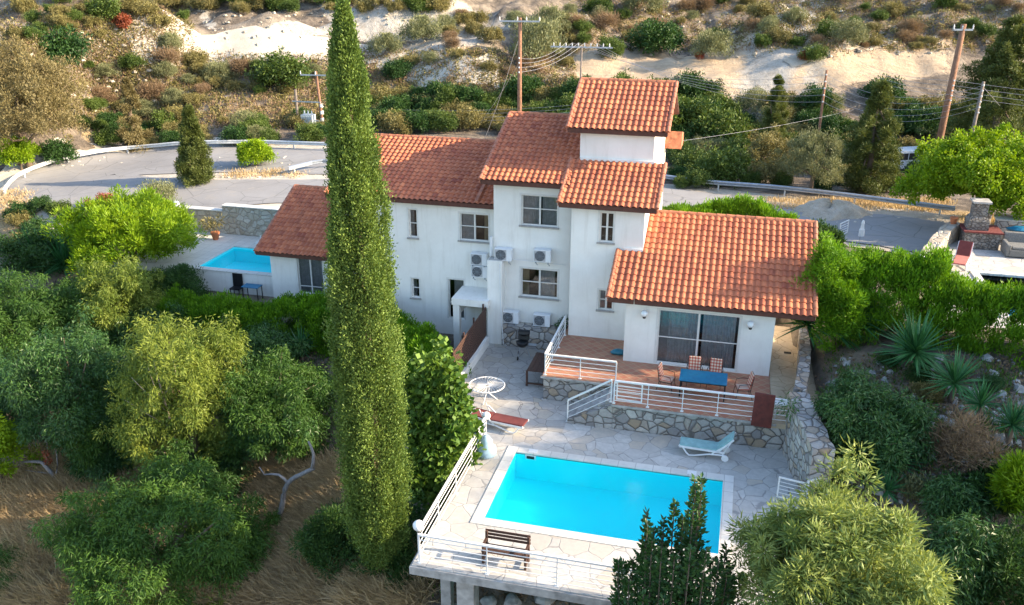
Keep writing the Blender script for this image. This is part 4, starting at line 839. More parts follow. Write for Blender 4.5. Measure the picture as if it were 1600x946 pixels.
def make_lounger(cush, label, cat='sun lounger', backang=48, wheels=True, pad=.07):
    """origin at the floor, head to +X, foot to -X"""
    t = thing('sun_lounger', label, cat); hz = .34; bx = .38; a = R(backang); bl = .78; ex, ez = bx+bl*math.cos(a), hz+bl*math.sin(a)
    for s_ in (-1,1):
        y = .30*s_; b = MB(); b.bar((-1.0,y,hz),(bx+.25,y,hz),.045,.07); b.bar((-1.0,y,hz),(-.98,y,hz+.06),.045,.05); b.tube([(-.85,y,hz-.03),(-.72,y,.12),(-.62,y,.03),(-.45,y,.05),(.1,y,.20),(.62,y,.24)],.032,8); b.bar((.15,y,.2),(bx+.3,y,hz+.32),.035,.045); b.bar((bx,y,hz),(ex,y,ez),.045,.06); b.bar((.55,y,.24),(bx+.42,y,hz+.42),.03); b.build('side_frame', M['plastic'], t, local=True)
    b = MB(); n = 14
    for k in range(n): x = -.97+k*(bx+.95)/n; b.box(x,x+.07,-.278,.278,hz-.012,hz+.01)
    for k in range(9):
        q = .05+k*bl/9.2; b.obox((bx+q*math.cos(a),0,hz+q*math.sin(a)),(.03*math.cos(a),0,.03*math.sin(a)),(0,.278,0),(-.008*math.sin(a),0,.008*math.cos(a)))
    b.build('slats', M['plastic'], t, local=True)
    if cush:
        MB().box(-1.0,bx-.01,-.29,.29,hz+.012,hz+.012+pad).build('seat_cushion', M[cush[0]], t, local=True, bevel=.02)
        q = bl/2+.02; o_ = np.array([-math.sin(a),0,math.cos(a)])*(pad/2+.014); MB().obox((bx+q*math.cos(a)+o_[0],0,hz+q*math.sin(a)+o_[2]),(bl/2*math.cos(a),0,bl/2*math.sin(a)),(0,.29,0),(-pad/2*math.sin(a),0,pad/2*math.cos(a))).build('back_cushion', M[cush[1]], t, local=True, bevel=.02)
    if wheels:
        for s_ in (-1,1):
            b = MB(); b.prism([(.66+.13*math.cos(v),.13+.13*math.sin(v)) for v in np.linspace(0,2*math.pi,21)[:-1]],'y',.325*s_-.025,.325*s_+.025); w = b.build('wheel', M['plastic'], t, local=True, bevel=.01)
    return t
l1 = make_lounger(('teal','teal'), 'white sun lounger with teal cushion and raised back, by the pool below the terrace wall'); place(l1, (-.05,29.0,0), R(-3))
l2 = make_lounger(('redcush','redcush'), 'white sun lounger with dark red cushion lying flat beside the fig tree', backang=4); place(l2, (-7.85,29.0,.013), R(172))
l3 = make_lounger(('pinkcush','redcush'), 'white sun lounger with red cushions by the neighbour pool', backang=50)

t = thing('round_wire_table', 'round white wire table with spoked top between fig tree and dining bench', 'table', (-9.0,31.0,0)); b = MB(); c0 = np.array([-9.0,31.0,.72])
b.tube([c0+[.72*math.cos(a),.72*math.sin(a),0] for a in np.linspace(0,2*math.pi,41)],.022,6,cap=False)
for a in np.linspace(0,2*math.pi,29)[:-1]: b.tube([c0+[.10*math.cos(a),.10*math.sin(a),-.03],c0+[.40*math.cos(a+.25),.40*math.sin(a+.25),.015],c0+[.71*math.cos(a+.12),.71*math.sin(a+.12),0]],.008,4)
b.tube([c0+[.11*math.cos(a),.11*math.sin(a),-.03] for a in np.linspace(0,2*math.pi,17)],.014,6,cap=False); b.build('table_top', M['white'], t)
for a in (.4,2.5,4.6): MB().tube([c0+[.08*math.cos(a),.08*math.sin(a),-.04],c0+[.1*math.cos(a),.1*math.sin(a),-.4],c0+[.42*math.cos(a),.42*math.sin(a),-.70]],.018,6).build('leg', M['white'], t)

def make_bench(label, L=1.5, back=True, name='bench', w=.45, hs=.44, mat='brown'):
    t = thing(name, label, 'bench'); b = MB()
    for k in range(4): b.box(-L/2,L/2,-w/2+k*w/4,-w/2+k*w/4+w/4-.015,hs-.03,hs)
    b.build('seat', M[mat], t, local=True)
    if back:
        b = MB(); [b.box(-L/2,L/2,w/2+.02,w/2+.045,hs+.15+k*.12,hs+.23+k*.12) for k in range(3)]; b.build('backrest', M[mat], t, local=True)
    for x in (-L/2+.05,L/2-.05):
        b = MB(); b.box(x-.035,x+.035,-w/2,-w/2+.07,0,hs-.03); b.box(x-.035,x+.035,w/2-.06,w/2+.018,0,hs+(.45 if back else -.03)); b.box(x-.03,x+.03,-w/2+.071,w/2-.061,.1,.16)
        if back: b.box(x-.035,x+.035,-w/2,w/2-.061,hs+.18,hs+.22); b.box(x-.03,x+.03,-w/2+.0,-w/2+.06,hs+.001,hs+.18)
        b.build('leg', M[mat], t, local=True)
    return t
place(make_bench('dark brown wooden bench with its back to the pool, facing the front deck railing', 1.4), (-5.6,21.15,0), 0)
t = make_bench('dark brown wooden table standing against the left wall of the terrace', 1.9, False, 'dark_table', .8, .74); place(t, (-7.35,33.6,.012), R(90)); t['category'] = 'table'

t = thing('kettle_grill', 'black kettle barbecue on wheels beside the stone plinth', 'barbecue', (-8.6,35.4,.012)); c0 = np.array([-8.6,35.4,.012])
MB().lathe([(.02,.52),(.16,.55),(.25,.64),(.285,.76),(.285,.775),(.02,.77)],c0,20).build('bowl', M['black'], t, smooth=True)
b = MB(); b.obox(c0+[.0,.33,.98],(.26,0,0),(0,.02,.02),(0,.06,.20)); b.lathe([(.01,.0),(.2,.02),(.27,.12),(.28,.14)],c0+[0,.26,1.0],14); b.build('lid', M['black'], t)
for a in (R(-110),R(10),R(130)): MB().tube([c0+[.17*math.cos(a),.17*math.sin(a),.58],c0+[.36*math.cos(a),.36*math.sin(a),.04]],.015,6).build('leg', M['steel'], t)
for a in (R(-110),R(130)): MB().prism([(c0[1]+.36*math.sin(a)+.09*math.cos(v),.10+.09*math.sin(v)) for v in np.linspace(0,2*math.pi,17)[:-1]],'x',c0[0]+.36*math.cos(a)-.02,c0[0]+.36*math.cos(a)+.02).build('wheel', M['rubber'], t)
MB().box(c0[0]+.3,c0[0]+.65,c0[1]-.12,c0[1]+.12,.70,.715).build('side_tray', M['steel'], t)
plant('potted_plant', 'small dark leafy plant on the end of the stone plinth by the terrace railing', 'plant', 'carob', (862,492,880,508), lift=.0, trunk=False, dens=2.5) if False else None
t = thing('plinth_plant', 'small dark leafy plant on the end of the stone plinth by the terrace railing', 'plant', (-7.05,36.75,1.02))
P_, D_, l_, w_, t_ = clump_leaves(np.array([[0,0,.25],[.1,0,.4],[-.1,.05,.15]]), .2, 60, .16, .06, 'out'); o = bpy.data.objects.new('foliage', leaf_mesh('foliage', P_, D_, l_, w_, t_, L['carob'])); link(o, t)
def globe_lamp(label, x, y, z, h=.25, r=.19):
    t = thing('globe_lamp', label, 'lamp', (x,y,z)); MB().lathe([(r*math.sin(a)+.001, h+r-r*math.cos(a)) for a in np.linspace(0,math.pi,11)], (x,y,z), 18).build('globe', M['globe'], t, smooth=True)
    MB().lathe([(.05,0),(.04,.02),(.04,h+.02)], (x,y,z), 10).build('stem', M['black'], t)
globe_lamp('white globe lamp on the front left corner post of the pool deck railing', -8.13, 20.58, 1.03, .06, .17)
globe_lamp('white globe lamp beside the bright feathery tree at the left end of the stone wall', -34.6, 48.0, .3, 1.6, .2)
globe_lamp('white globe lamp on the back end of the left deck railing', -8.16, 27.98, .75, .1, .16)
mb = MB(); mb.lathe([(.30,0),(.36,.08),(.34,.3),(.20,.5),(.22,.62),(.12,.8),(.03,.84)], (0,0,0), 14); mb.v = [(v[0]*(1+.1*math.sin(5*v[2])), v[1], v[2]) for v in mb.v]
o = mb.build('wrapped_urn', M['litter'], smooth=True); place(o, (-7.85,26.9,0)); tag(o, 'pale blue bulging covered urn on the deck by the left railing', 'urn')

# ------------------------------------------------------------------ left neighbour terrace and pool
ZL = .30
nl = grid_slab([-35,-29.5,-23.6,-22.5],[40.9,41.9,46.0,48.2], lambda x, y: not (-29.5 < x < -23.6 and 41.9 < y < 46.0) and y > 41.9, -.2, ZL).build('neighbour_deck', M['coping']); nl['kind'] = 'structure'
p2_ = thing('small_swimming_pool', 'small turquoise swimming pool beside the low left wing of the villa', 'swimming pool', (-26.5,44,0)); b = MB()
b.box(-29.5,-24.16,41.9,45.98,-1.6,-1.5); b.box(-29.49,-24.16,45.7,45.97,-1.49,ZL-.05); b.box(-29.49,-29.3,41.95,45.69,-1.49,ZL-.05); b.box(-29.29,-24.17,41.851,41.95,-1.49,ZL+.02); b.box(-29.29,-24.17,41.96,45.69,-1.49,-.55); b.build('basin', M['liner'], p2_)
b = MB(); b.box(-30.2,-24.17,41.55,41.85,-1.5,ZL+.03); b.build('pool_wall', M['stucco'], p2_)
b = MB(); b.box(-30.2,-24.17,41.50,41.95,ZL+.031,ZL+.08); b.build('coping', M['coping'], p2_)
b = MB(); b.add([(-29.3,41.86,ZL-.12),(-24.17,41.86,ZL-.12),(-24.17,45.69,ZL-.12),(-29.3,45.69,ZL-.12)],[(0,1,2,3)]).build('water', M['water'], p2_)
t = thing('boundary_wall', 'long rubble stone wall with pale coping between the small pool and the road', 'wall', (-28,48.2,0))
MB().box(-34.8,-31.4,48.2,48.6,-.3,1.78).build('stone_wall', M['warmstone'], t); MB().box(-31.39,-20,48.15,48.6,-.3,2.15).build('stone_wall', M['warmstone'], t)
b = MB(); b.box(-34.85,-31.42,48.12,48.68,1.781,1.84); b.box(-31.41,-20,48.08,48.68,2.151,2.21); b.build('coping', M['coping'], t)
o = make_bench('brown wooden bench against the stone wall behind the small pool', 1.6, False, 'bench', .5, .75); place(o, (-26.2,47.6,ZL), 0)
t = thing('parasol_base', 'white round parasol base on the paving behind the small pool', 'parasol base', (-28.2,47.0,ZL)); MB().lathe([(.36,0),(.36,.05),(.3,.09),(.05,.1),(.03,.5)], (-28.2,47.0,ZL), 18).build('base', M['white'], t)
t = thing('flower_pot', 'terracotta pot with a spiky plant at the corner of the small pool', 'flower pot', (-31.3,46.9,ZL)); MB().lathe([(.16,0),(.26,.4),(.29,.42),(.29,.5),(.24,.5)], (-31.3,46.9,ZL), 14).build('pot', M['pot'], t)
P_, D_, l_, w_, t_ = clump_leaves(np.array([[0,0,.9],[-.5,.1,1.0],[.2,.2,1.2],[-.8,.2,.8]]), .35, 90, .25, .05, 'out'); link(bpy.data.objects.new('foliage', leaf_mesh('foliage', P_, D_, l_, w_, t_, L['dusty'])), t)
t = thing('flower_pot', 'dark red planter with dry plant standing on top of the stone wall', 'flower pot', (-24.2,48.4,2.21)); MB().box(-24.5,-23.9,48.2,48.6,2.212,2.5).build('planter', M['redboard'], t)
P_, D_, l_, w_, t_ = clump_leaves(np.array([[0,0,.4],[-.3,0,.4],[.3,0,.4]]), .2, 60, .2, .02, 'up'); link(bpy.data.objects.new('foliage', leaf_mesh('foliage', P_, D_, l_, w_, t_, L['straw'])), t)
t = thing('blue_garden_table', 'small blue table on the low lawn in front of the small pool wall', 'table', (-25.2,41.0,-.8)); MB().box(-25.9,-24.9,40.6,41.2,-.12,-.08).build('table_top', M['blue'], t)
for x in (-25.85,-24.95):
    for y in (40.65,41.15): MB().bar((x,y,-.95),(x,y,-.12),.04).build('leg', M['black'], t)
t = thing('black_chair', 'dark chair against the white wall of the small pool', 'chair', (-26.6,41.2,-.8)); MB().box(-26.9,-26.3,41.0,41.45,-.5,-.42).build('seat', M['black'], t); MB().obox((-26.6,41.46,-.05),(.3,0,0),(0,.02,0),(0,.02,.38)).build('backrest', M['black'], t)
for x in (-26.87,-26.33): MB().bar((x,41.05,-1),(x,41.05,-.5),.04).build('leg', M['black'], t); MB().bar((x,41.4,-1),(x,41.4,-.5),.04).build('leg', M['black'], t)

# ------------------------------------------------------------------ right neighbour terrace and pool
ZR = 2.55
nr_ = MB()
for q_ in ([(9,38),(12,38),(12,45.2),(9.5,45.2),(9.1,44.2)], [(9.5,45.2),(21,45.2),(21,51.4),(12,51.4)], [(12,38),(19.5,38),(19.5,39.5),(12,39.5)], [(19.5,38),(21,38),(21,45.2),(19.5,45.2)]): nr_.prism(q_, 'z', 1.9, ZR)
nr_ = nr_.build('neighbour_terrace', M['crazy']); nr_['kind'] = 'structure'
p3_ = thing('neighbour_pool', 'blue swimming pool half hidden by the hedge at the right edge', 'swimming pool', (15,42,0)); b = MB(); b.box(11.8,19.7,39.3,45.4,.9,1.0); b.box(11.8,12.0,39.3,45.4,1.01,ZR-.05); b.box(19.5,19.7,39.3,45.4,1.01,ZR-.05); b.box(12.01,19.49,45.2,45.4,1.01,ZR-.05); b.box(12.01,19.49,39.3,39.5,1.01,ZR-.05); b.build('basin', M['liner_deep'], p3_)
b = MB(); b.box(11.65,12.0,39.2,45.55,ZR+.004,ZR+.06); b.box(12.01,19.6,45.2,45.55,ZR+.004,ZR+.06); b.build('coping', M['coping'], p3_)
MB().add([(12.0,39.5,ZR-.1),(19.5,39.5,ZR-.1),(19.5,45.2,ZR-.1),(12.0,45.2,ZR-.1)],[(0,1,2,3)]).build('water', M['water'], p3_)
t = thing('pool_ladder', 'curved steel handrail at the edge of the right hand pool', 'handrail', (14.6,45.3,ZR)); MB().tube([(14.6,45.5,ZR),(14.6,45.5,ZR+.7),(14.6,45.35,ZR+.88),(14.6,45.1,ZR+.8),(14.6,44.7,ZR+.1)],.025,8).build('rail', M['white'], t)
place(l3, (11.35,46.2,ZR), R(72), 1.08)
t = thing('stone_barbecue', 'tall grey stone barbecue chimney under the round green tree', 'barbecue', (12.9,50.3,ZR)); b = MB()
b.box(12.1,13.8,49.4,50.8,ZR,ZR+.9); b.build('hearth', M['chimney'], t)
MB().box(12.0,13.9,49.3,50.9,ZR+.901,ZR+.98).build('counter', M['redcush'], t)
b = MB(); q = [(12.2,49.6),(13.2,49.6),(13.2,50.6),(12.2,50.6)]; r_ = [(12.35,49.75),(13.05,49.75),(13.05,50.45),(12.35,50.45)]
b.add([(x,y,ZR+.981) for x,y in q]+[(x,y,ZR+1.45) for x,y in q]+[(x,y,ZR+1.7) for x,y in r_]+[(x,y,ZR+2.4) for x,y in r_],[(i+4*k,(i+1)%4+4*k,(i+1)%4+4*k+4,i+4*k+4) for k in range(3) for i in range(4)]+[(12,13,14,15)]); b.build('chimney', M['chimney'], t)
MB().box(12.25,13.15,49.65,50.55,ZR+2.401,ZR+2.5).build('chimney_cap', M['concrete'], t)
MB().prism([(49.75+.0,ZR+1.0),(50.45,ZR+1.0),(50.45,ZR+1.25),(50.1,ZR+1.4),(49.75,ZR+1.25)],'x',13.2,13.215).build('oven_opening', M['dark'], t)
t = thing('wicker_sofa', 'grey wicker armchair sofa beside the barbecue chimney', 'sofa', (14.6,49,ZR)); b = MB(); b.box(14.0,15.4,48.3,49.4,ZR+.05,ZR+.42); b.obox((14.7,49.55,ZR+.6),(.72,0,0),(0,.12,0),(0,.1,.42)); b.box(13.9,14.1,48.3,49.5,ZR+.05,ZR+.66); b.box(15.3,15.5,48.3,49.5,ZR+.05,ZR+.66); b.build('frame', M['wicker'], t, bevel=.04)
MB().box(14.15,15.25,48.35,49.35,ZR+.43,ZR+.56).build('cushion', M['wicker'], t, bevel=.04)
ribbon_wall('stone_wall', 'sunlit cream stone wall running from the hedge to the barbecue between lane and terrace', [(9.1,44.2,1.6,3.0),(10.2,47.5,1.6,3.2),(11.4,50.2,1.8,3.5),(12.0,51.2,1.8,3.5)], .6, M['warmstone'])
t = thing('stone_wall', 'grey stone wall with pale coping behind the wicker sofa', 'wall', (16,51,ZR)); MB().box(13.9,21,50.9,51.4,1.9,ZR+1.25).build('masonry', M['stone'], t); MB().box(13.85,21,50.85,51.5,ZR+1.252,ZR+1.33).build('coping', M['coping'], t)
globe_lamp('white globe lamp on a short black stem above the right hedge', 8.9, 43.6, 3.0, .35, .24)
t = thing('flower_pot', 'terracotta pot on the wall end beside the barbecue chimney', 'flower pot', (11.75,50.6,3.5)); MB().lathe([(.13,0),(.2,.3),(.22,.32),(.22,.38)], (11.7,50.7,3.5), 12).build('pot', M['pot'], t)
mb = MB(); mb.lathe([(.5,0),(.55,.1),(.3,.22),(.05,.25)],(0,0,0),11); mb.v = [(v[0]*(1.2+.2*math.sin(5*v[1])), v[1]*.7, v[2]) for v in mb.v]; o = mb.build('blue_cover', M['blue']); place(o, (14.9,50.2,ZR+.95)); tag(o, 'crumpled blue cover lying behind the wicker sofa beside the chimney', 'cover')
P = hit(1345,372); o = MB().lathe([(.16,0),(.15,.5),(.11,.55),(.08,.8),(.10,.85),(.06,1.0),(.01,1.05)],(0,0,0),12).build('bollard', M['white']); place(o, (P[0],P[1],P[2])); tag(o, 'white turned post at the lane edge behind the right hedge', 'bollard')
P = hit(1310,372); t = gate('white gate leaf standing open at the lane behind the annexe roof', 0, 1.1, 0, 0, R(60), (P[0],P[1],P[2]))
# gravel mound
def mound(px, py, r, h, label):
    P = hit(px, py); mb = MB(); n, m = 28, 9; V = []
    for j in range(m):
        for i in range(n):
            a = 2*math.pi*i/n; rr = r*(1-j/(m-.7))*(1+.16*math.sin(3*a+1)+.07*math.sin(7*a)); x, y = P[0]+rr*math.cos(a)*1.3, P[1]+rr*math.sin(a); V.append((x, y, ground(x, y)-.06+h*math.sin(min(1,j/(m-2))*math.pi/2)**1.3*(.8+.25*math.sin(2*a+2))+rnd.uniform(-.06,.06)))
    mb.add(V, [(j*n+i, j*n+(i+1)%n, (j+1)*n+(i+1)%n, (j+1)*n+i) for j in range(m-1) for i in range(n)]+[tuple((m-1)*n+i for i in range(n))]); o = mb.build('gravel_heap', M['gravel'], smooth=False); tag(o, label, 'gravel heap')
mound(1296, 336, 1.9, 1.0, 'pale heap of gravel dumped at the lane edge under the guardrail')
for (px, py, l, nm, s_) in ((18,829,'pale blue plastic litter lying on the dry slope at the left edge','litter',.22),(470,609,'small white plastic bag on the ground between yucca and cypress','litter',.16)):
    P = hit(px, py); mb = MB(); mb.lathe([(.02,0),(1,.02),(.8,.3),(.5,.5),(.05,.55)],(0,0,0),9); mb.v = [(v[0]*s_*(1+.3*math.sin(4*v[1])), v[1]*s_*(1+.3*math.cos(3*v[0])), v[2]*s_) for v in mb.v]; o = mb.build(nm, M['litter']); place(o, P); tag(o, l, nm)

# ------------------------------------------------------------------ van
P = hit(1408, 268); P = np.array([P[0], P[1], ground(P[0], P[1])]); t = thing('parked_van', 'small white van parked among bushes beyond the lane', 'van', P, R(205))
L_, W_, Hh = 3.4, 1.5, 1.75
MB().prism([(-L_/2,.35),(L_/2,.35),(L_/2,.95),(L_/2-.35,1.05),(L_/2-.85,Hh),(-L_/2+.12,Hh),(-L_/2,.95)],'y',-W_/2,W_/2).build('body', M['vanpaint'], t, local=True, bevel=.05)
for s_ in (-1,1):
    for (a, b_) in ((-1.5,-.75),(-.68,.05),(.12,.85)): MB().box(a,b_,s_*W_/2-.01,s_*W_/2+.012,1.05,1.55).build('side_window', M['dark'], t, local=True)
    for x in (-1.05,1.05):
        w = MB().prism([(x+.3*math.cos(v),.3+.3*math.sin(v)) for v in np.linspace(0,2*math.pi,19)[:-1]],'y',s_*W_/2-.1,s_*W_/2+.03).build('wheel', M['rubber'], t, local=True)
MB().obox((L_/2-.58,0,1.40),(0,W_/2-.1,0),(.2,0,-.26),(.02,0,.015)).build('windscreen', M['dark'], t, local=True)
MB().box(-L_/2-.0,-L_/2+.0+.04,-.6,.6,1.05,1.5).build('rear_window', M['dark'], t, local=True)

# ------------------------------------------------------------------ power poles and lines
def pole(label, top, D, base_h, r=.15, lean=(0,0), arms=(), mat='pole', name='utility_pole', rack=None, length=None):
    d = ray(*top); T = CAM + d/ (CM[2] @ d) * D; g = ground(T[0]-lean[0], T[1]); B = np.array([T[0]-lean[0], T[1]-lean[1], g-.3])
    t = thing(name, label, 'power pole', (B[0],B[1],g)); MB().tube([B, (B+T)/2, T], [r*1.15, r, r*.8], 10).build('shaft', M[mat], t, smooth=True)
    att = []
    for (dz, half, ang, ups) in arms:
        c = T+np.array([0,0,-dz]); u = np.array([math.cos(ang), math.sin(ang), 0]); MB().bar(c-u*half+[0,-.12,0], c+u*half+[0,-.12,0], .09, .11).build('crossarm', M['steel'], t)
        for k in ups: q = c+u*half*k+[0,-.12,.05]; MB().lathe([(.03,0),(.06,.05),(.03,.1),(.06,.16),(.03,.22),(.02,.3)], q, 8).build('insulator', M['porcelain'], t); att.append(q+[0,0,.3])
    if rack:
        for k in range(rack[0]):
            q = T+np.array([0,-.2,-rack[1]-k*rack[2]]); MB().lathe([(.05,-.05),(.06,0),(.05,.05)], q, 8).build('insulator', M['porcelain'], t); att.append(q)
    return t, T, att
pA, TA, aA = pole('tall brown power pole with one crossarm behind the middle roof', (812.5,28), 66, 0, .17, (.0,0), [(.25,1.5,R(8),(-1,-.1,.35,1))], rack=(4,2.9,.35))
pB, TB, aB = pole('thin dark pole with a long insulator rack right behind the top roof', (909,72), 74, 0, .09, mat='greypole', arms=[(.1,2.6,R(4),(-.9,-.7,-.5,-.3,-.1,.1,.3,.5,.7,.9))])
pC, TC2, aC = pole('slim brown power pole among the bushes right of the villa', (1291.8,110), 66, 0, .10, rack=(5,.3,.5))
pD, TD, aD = pole('largest leaning brown power pole with three prongs at upper right', (1506,38), 58, 0, .22, (.3,0), [(.35,.62,R(12),(-1,-.1,1))], rack=(5,3.6,.33))
pE, TE, aE = pole('shorter thin power pole right beside the big leaning pole', (1537,128), 57, 0, .12, (.2,0), rack=(6,.2,.35), mat='greypole')
pF, TF, aF = pole('power pole carrying the transformer with white banded foot behind the road bend', (493.5,112), 76, 0, .13, (-.3,0), [(.3,1.35,R(5),(-1,0,1))])
T1 = TF; t = thing('transformer', 'grey transformer on a platform between two poles behind the road bend', 'transformer', (T1[0]-1.5, T1[1], 4))
zz = PY(485,196,TF[1])[2]; MB().tube([(T1[0]-2.1,T1[1],ground(T1[0]-2.1,T1[1])-.2),(T1[0]-2.1,T1[1],T1[2]-1.6)],.12,8).build('support_pole', M['greypole'], t)
MB().box(T1[0]-2.3,T1[0]+.4,T1[1]-.4,T1[1]+.3,zz-.12,zz).build('platform', M['steel'], t); b = MB(); b.box(T1[0]-1.6,T1[0]-.5,T1[1]-.4,T1[1]+.3,zz+.001,zz+.95); [b.box(T1[0]-1.55+k*.17,T1[0]-1.5+k*.17,T1[1]-.47,T1[1]-.401,zz+.1,zz+.85) for k in range(7)]; b.build('tank', M['meter'], t)
for dz in (2.6,4.2): MB().bar((T1[0]-2.4,T1[1]-.15,T1[2]-dz),(T1[0]+.3,T1[1]-.15,T1[2]-dz),.1).build('crossarm', M['steel'], t)
for k in range(3): MB().lathe([(.05,0),(.08,.1),(.05,.2),(.07,.3)],(T1[0]-1.4+k*.35,T1[1],zz+.96),8).build('bushing', M['porcelain'], t)
b = MB(); g_ = ground(TF[0]+.3, TF[1]); [b.lathe([(.165,0),(.16,.28)],(TF[0]+.27,TF[1],g_+.3+k*.6),12) for k in range(4)]; b.build('white_band', M['white'], pF)
ORD = ['topmost','second','third','fourth','lowest']
def wire(a, b_, sag, group, label, r=.011):
    a, b_ = np.array(a), np.array(b_); pts = [a+(b_-a)*t_+np.array([0,0,-4*sag*t_*(1-t_)]) for t_ in np.linspace(0,1,19)]
    o = MB().tube(pts, r, 4).build('power_line', M['wire']); tag(o, label, 'cable', group)
for k in range(4):
    q = aA[-4+k]; wire(q, aB[2+k], .5, 'cables from the tall pole to the insulator rack', ORD[k]+' cable sagging from the tall brown pole to the rack behind the top roof')
for k in range(5): wire(aC[k], aE[min(k,5)], 1.2, 'cables between slim pole and short right pole', ORD[k]+' long cable between the slim brown pole and the short thin pole at right'); wire(aC[k], aB[3+k], 1.4, 'cables from insulator rack to slim pole', ORD[k]+' cable from the insulator rack to the slim brown pole right of the villa')
for k in range(4): wire(aD[-5+k], aD[-5+k]+np.array([30,-6,-.5]), .6, 'cables leaving the leaning pole to the right', ORD[k]+' cable running from the leaning pole out to the right edge'); wire(aD[-5+k], aD[-5+k]+np.array([-3.2,26,-1.6]), .4, 'cables leaving the leaning pole to the back', ORD[k]+' cable running back and left from the leaning pole over the field')
for k in range(5): wire(PY(-60,205+k*5,80)*[1,1,1], PY(560,165+k*6,78), 1.0, 'cables behind the cypress at left', 'faint cable crossing in front of the left hillside') if k in (1,) else None; wire(PY(560,168+k*5.5,78), PY(900,164+k*5.5,76), .4, 'cables behind the left roof', ORD[k]+' cable crossing in front of the dark bushes above the left roof')
wire(TA+[0,0,-1.2], hit(757,218), .3, 'stay wires of the tall pole', 'thicker stay wire from the tall brown pole down to the bushes', .02); wire(TA+[0,0,-3.2], hit(745,200), .2, 'stay wires of the tall pole', 'thinner stay wire from the tall brown pole down to the bushes', .016)
wire(TE+[0,0,-.3], hit(1600,208), .0, 'stay wire', 'slanting stay wire from the short right pole to the edge', .02)
wire(PX(1045,223,-3.3), PY(1334,172,66), .15, 'house supply', 'single supply cable running from the top of the villa towards the pine', .006)

# ------------------------------------------------------------------ vegetation
def yucca_mesh(n=75, L0=.85, w=.055):
    V, F, T = [], [], []
    for i in range(n):
        el = rng.uniform(-.35, 1.45); az = rng.uniform(0, 2*math.pi); ln = L0*rng.uniform(.75, 1.1)*(1 if el > 0 else .8)
        d = np.array([math.cos(az)*math.cos(el), math.sin(az)*math.cos(el), math.sin(el)]); s_ = np.array([-math.sin(az), math.cos(az), 0])*w/2
        p1 = d*ln*.45; p2 = d*ln + np.array([0,0,-.10*ln*math.cos(el)]); up = np.cross(s_, d)*.3; b = len(V)
        V += [tuple(-s_*.6), tuple(s_*.6), tuple(p1-s_+up), tuple(p1+s_+up), tuple(p1-up*.5), tuple(p2), (0,0,0)]
        F += [(b,b+4,b+2),(b+1,b+3,b+4),(b,b+1,b+4),(b+2,b+4,b+5),(b+4,b+3,b+5)]; T += [float(np.clip(rng.normal(.5,.2),0,1))]*5
    me = bpy.data.meshes.new('rosette'); me.from_pydata(V, [], F); at = me.attributes.new('tint','FLOAT','FACE'); at.data.foreach_set('value', T); me.materials.append(L['yucca']); return me
YM_ = [yucca_mesh(), yucca_mesh(90, .95), yucca_mesh(60, .75)]
def yucca(px, py, size_px, label, heads=1):
    P = hit(px, py, .8); dp = depth(P); s_ = size_px*dp/FPX/1.22; g = ground(P[0], P[1]); t = thing('yucca', label, 'yucca', (P[0],P[1],g), group='yuccas')
    for k in range(heads):
        ox, oy, oz = (0,0,.55) if k == 0 else (rng.uniform(-.6,.6)*s_, rng.uniform(-.4,.4)*s_, rng.uniform(.2,1.1))
        o = bpy.data.objects.new('rosette', YM_[(k+int(px)) % 3]); link(o, t); o.matrix_basis = Matrix.Translation((ox,oy,oz+.2)) @ Matrix.Rotation(rng.uniform(0,6),4,'Z') @ Matrix.Diagonal((s_,s_,s_,1))
        MB().tube([(0,0,-.3),(ox*.8,oy*.8,oz*.6),(ox,oy,oz+.2)],[.12,.09,.07],7).build('trunk', M['bark'], t, local=True)
for a in [(58,412,95,'spiky yucca at far left below the dry bank',2),(112,402,95,'yucca with spread blades left of the bright feathery tree',2),(92,562,62,'upper yucca in the dark gap at far left',1),(72,602,66,'lower yucca in the dark gap at far left',1),
 (432,552,50,'small yucca on the bank just left of the cypress',1),(470,540,62,'larger yucca on the bank left of the cypress',1),
 (1305,515,110,'tall yucca clump nearest the stone wall in the upper rock garden',3),(1350,500,100,'yucca with dense blades under the right hedge',2),(1425,552,95,'yucca standing right of the upper yucca clump',2),(1492,598,80,'yucca on the pale soil at mid right',1),(1533,632,72,'low yucca between two others on the right slope',1),(1582,662,66,'yucca at the right edge of the rock garden',1),
 (1345,725,80,'left of the two yuccas below the round bush',1),(1390,720,80,'right of the two yuccas below the round bush',1),(1385,768,64,'lowest yucca peeping over the pale acacia',1)]: yucca(*a)

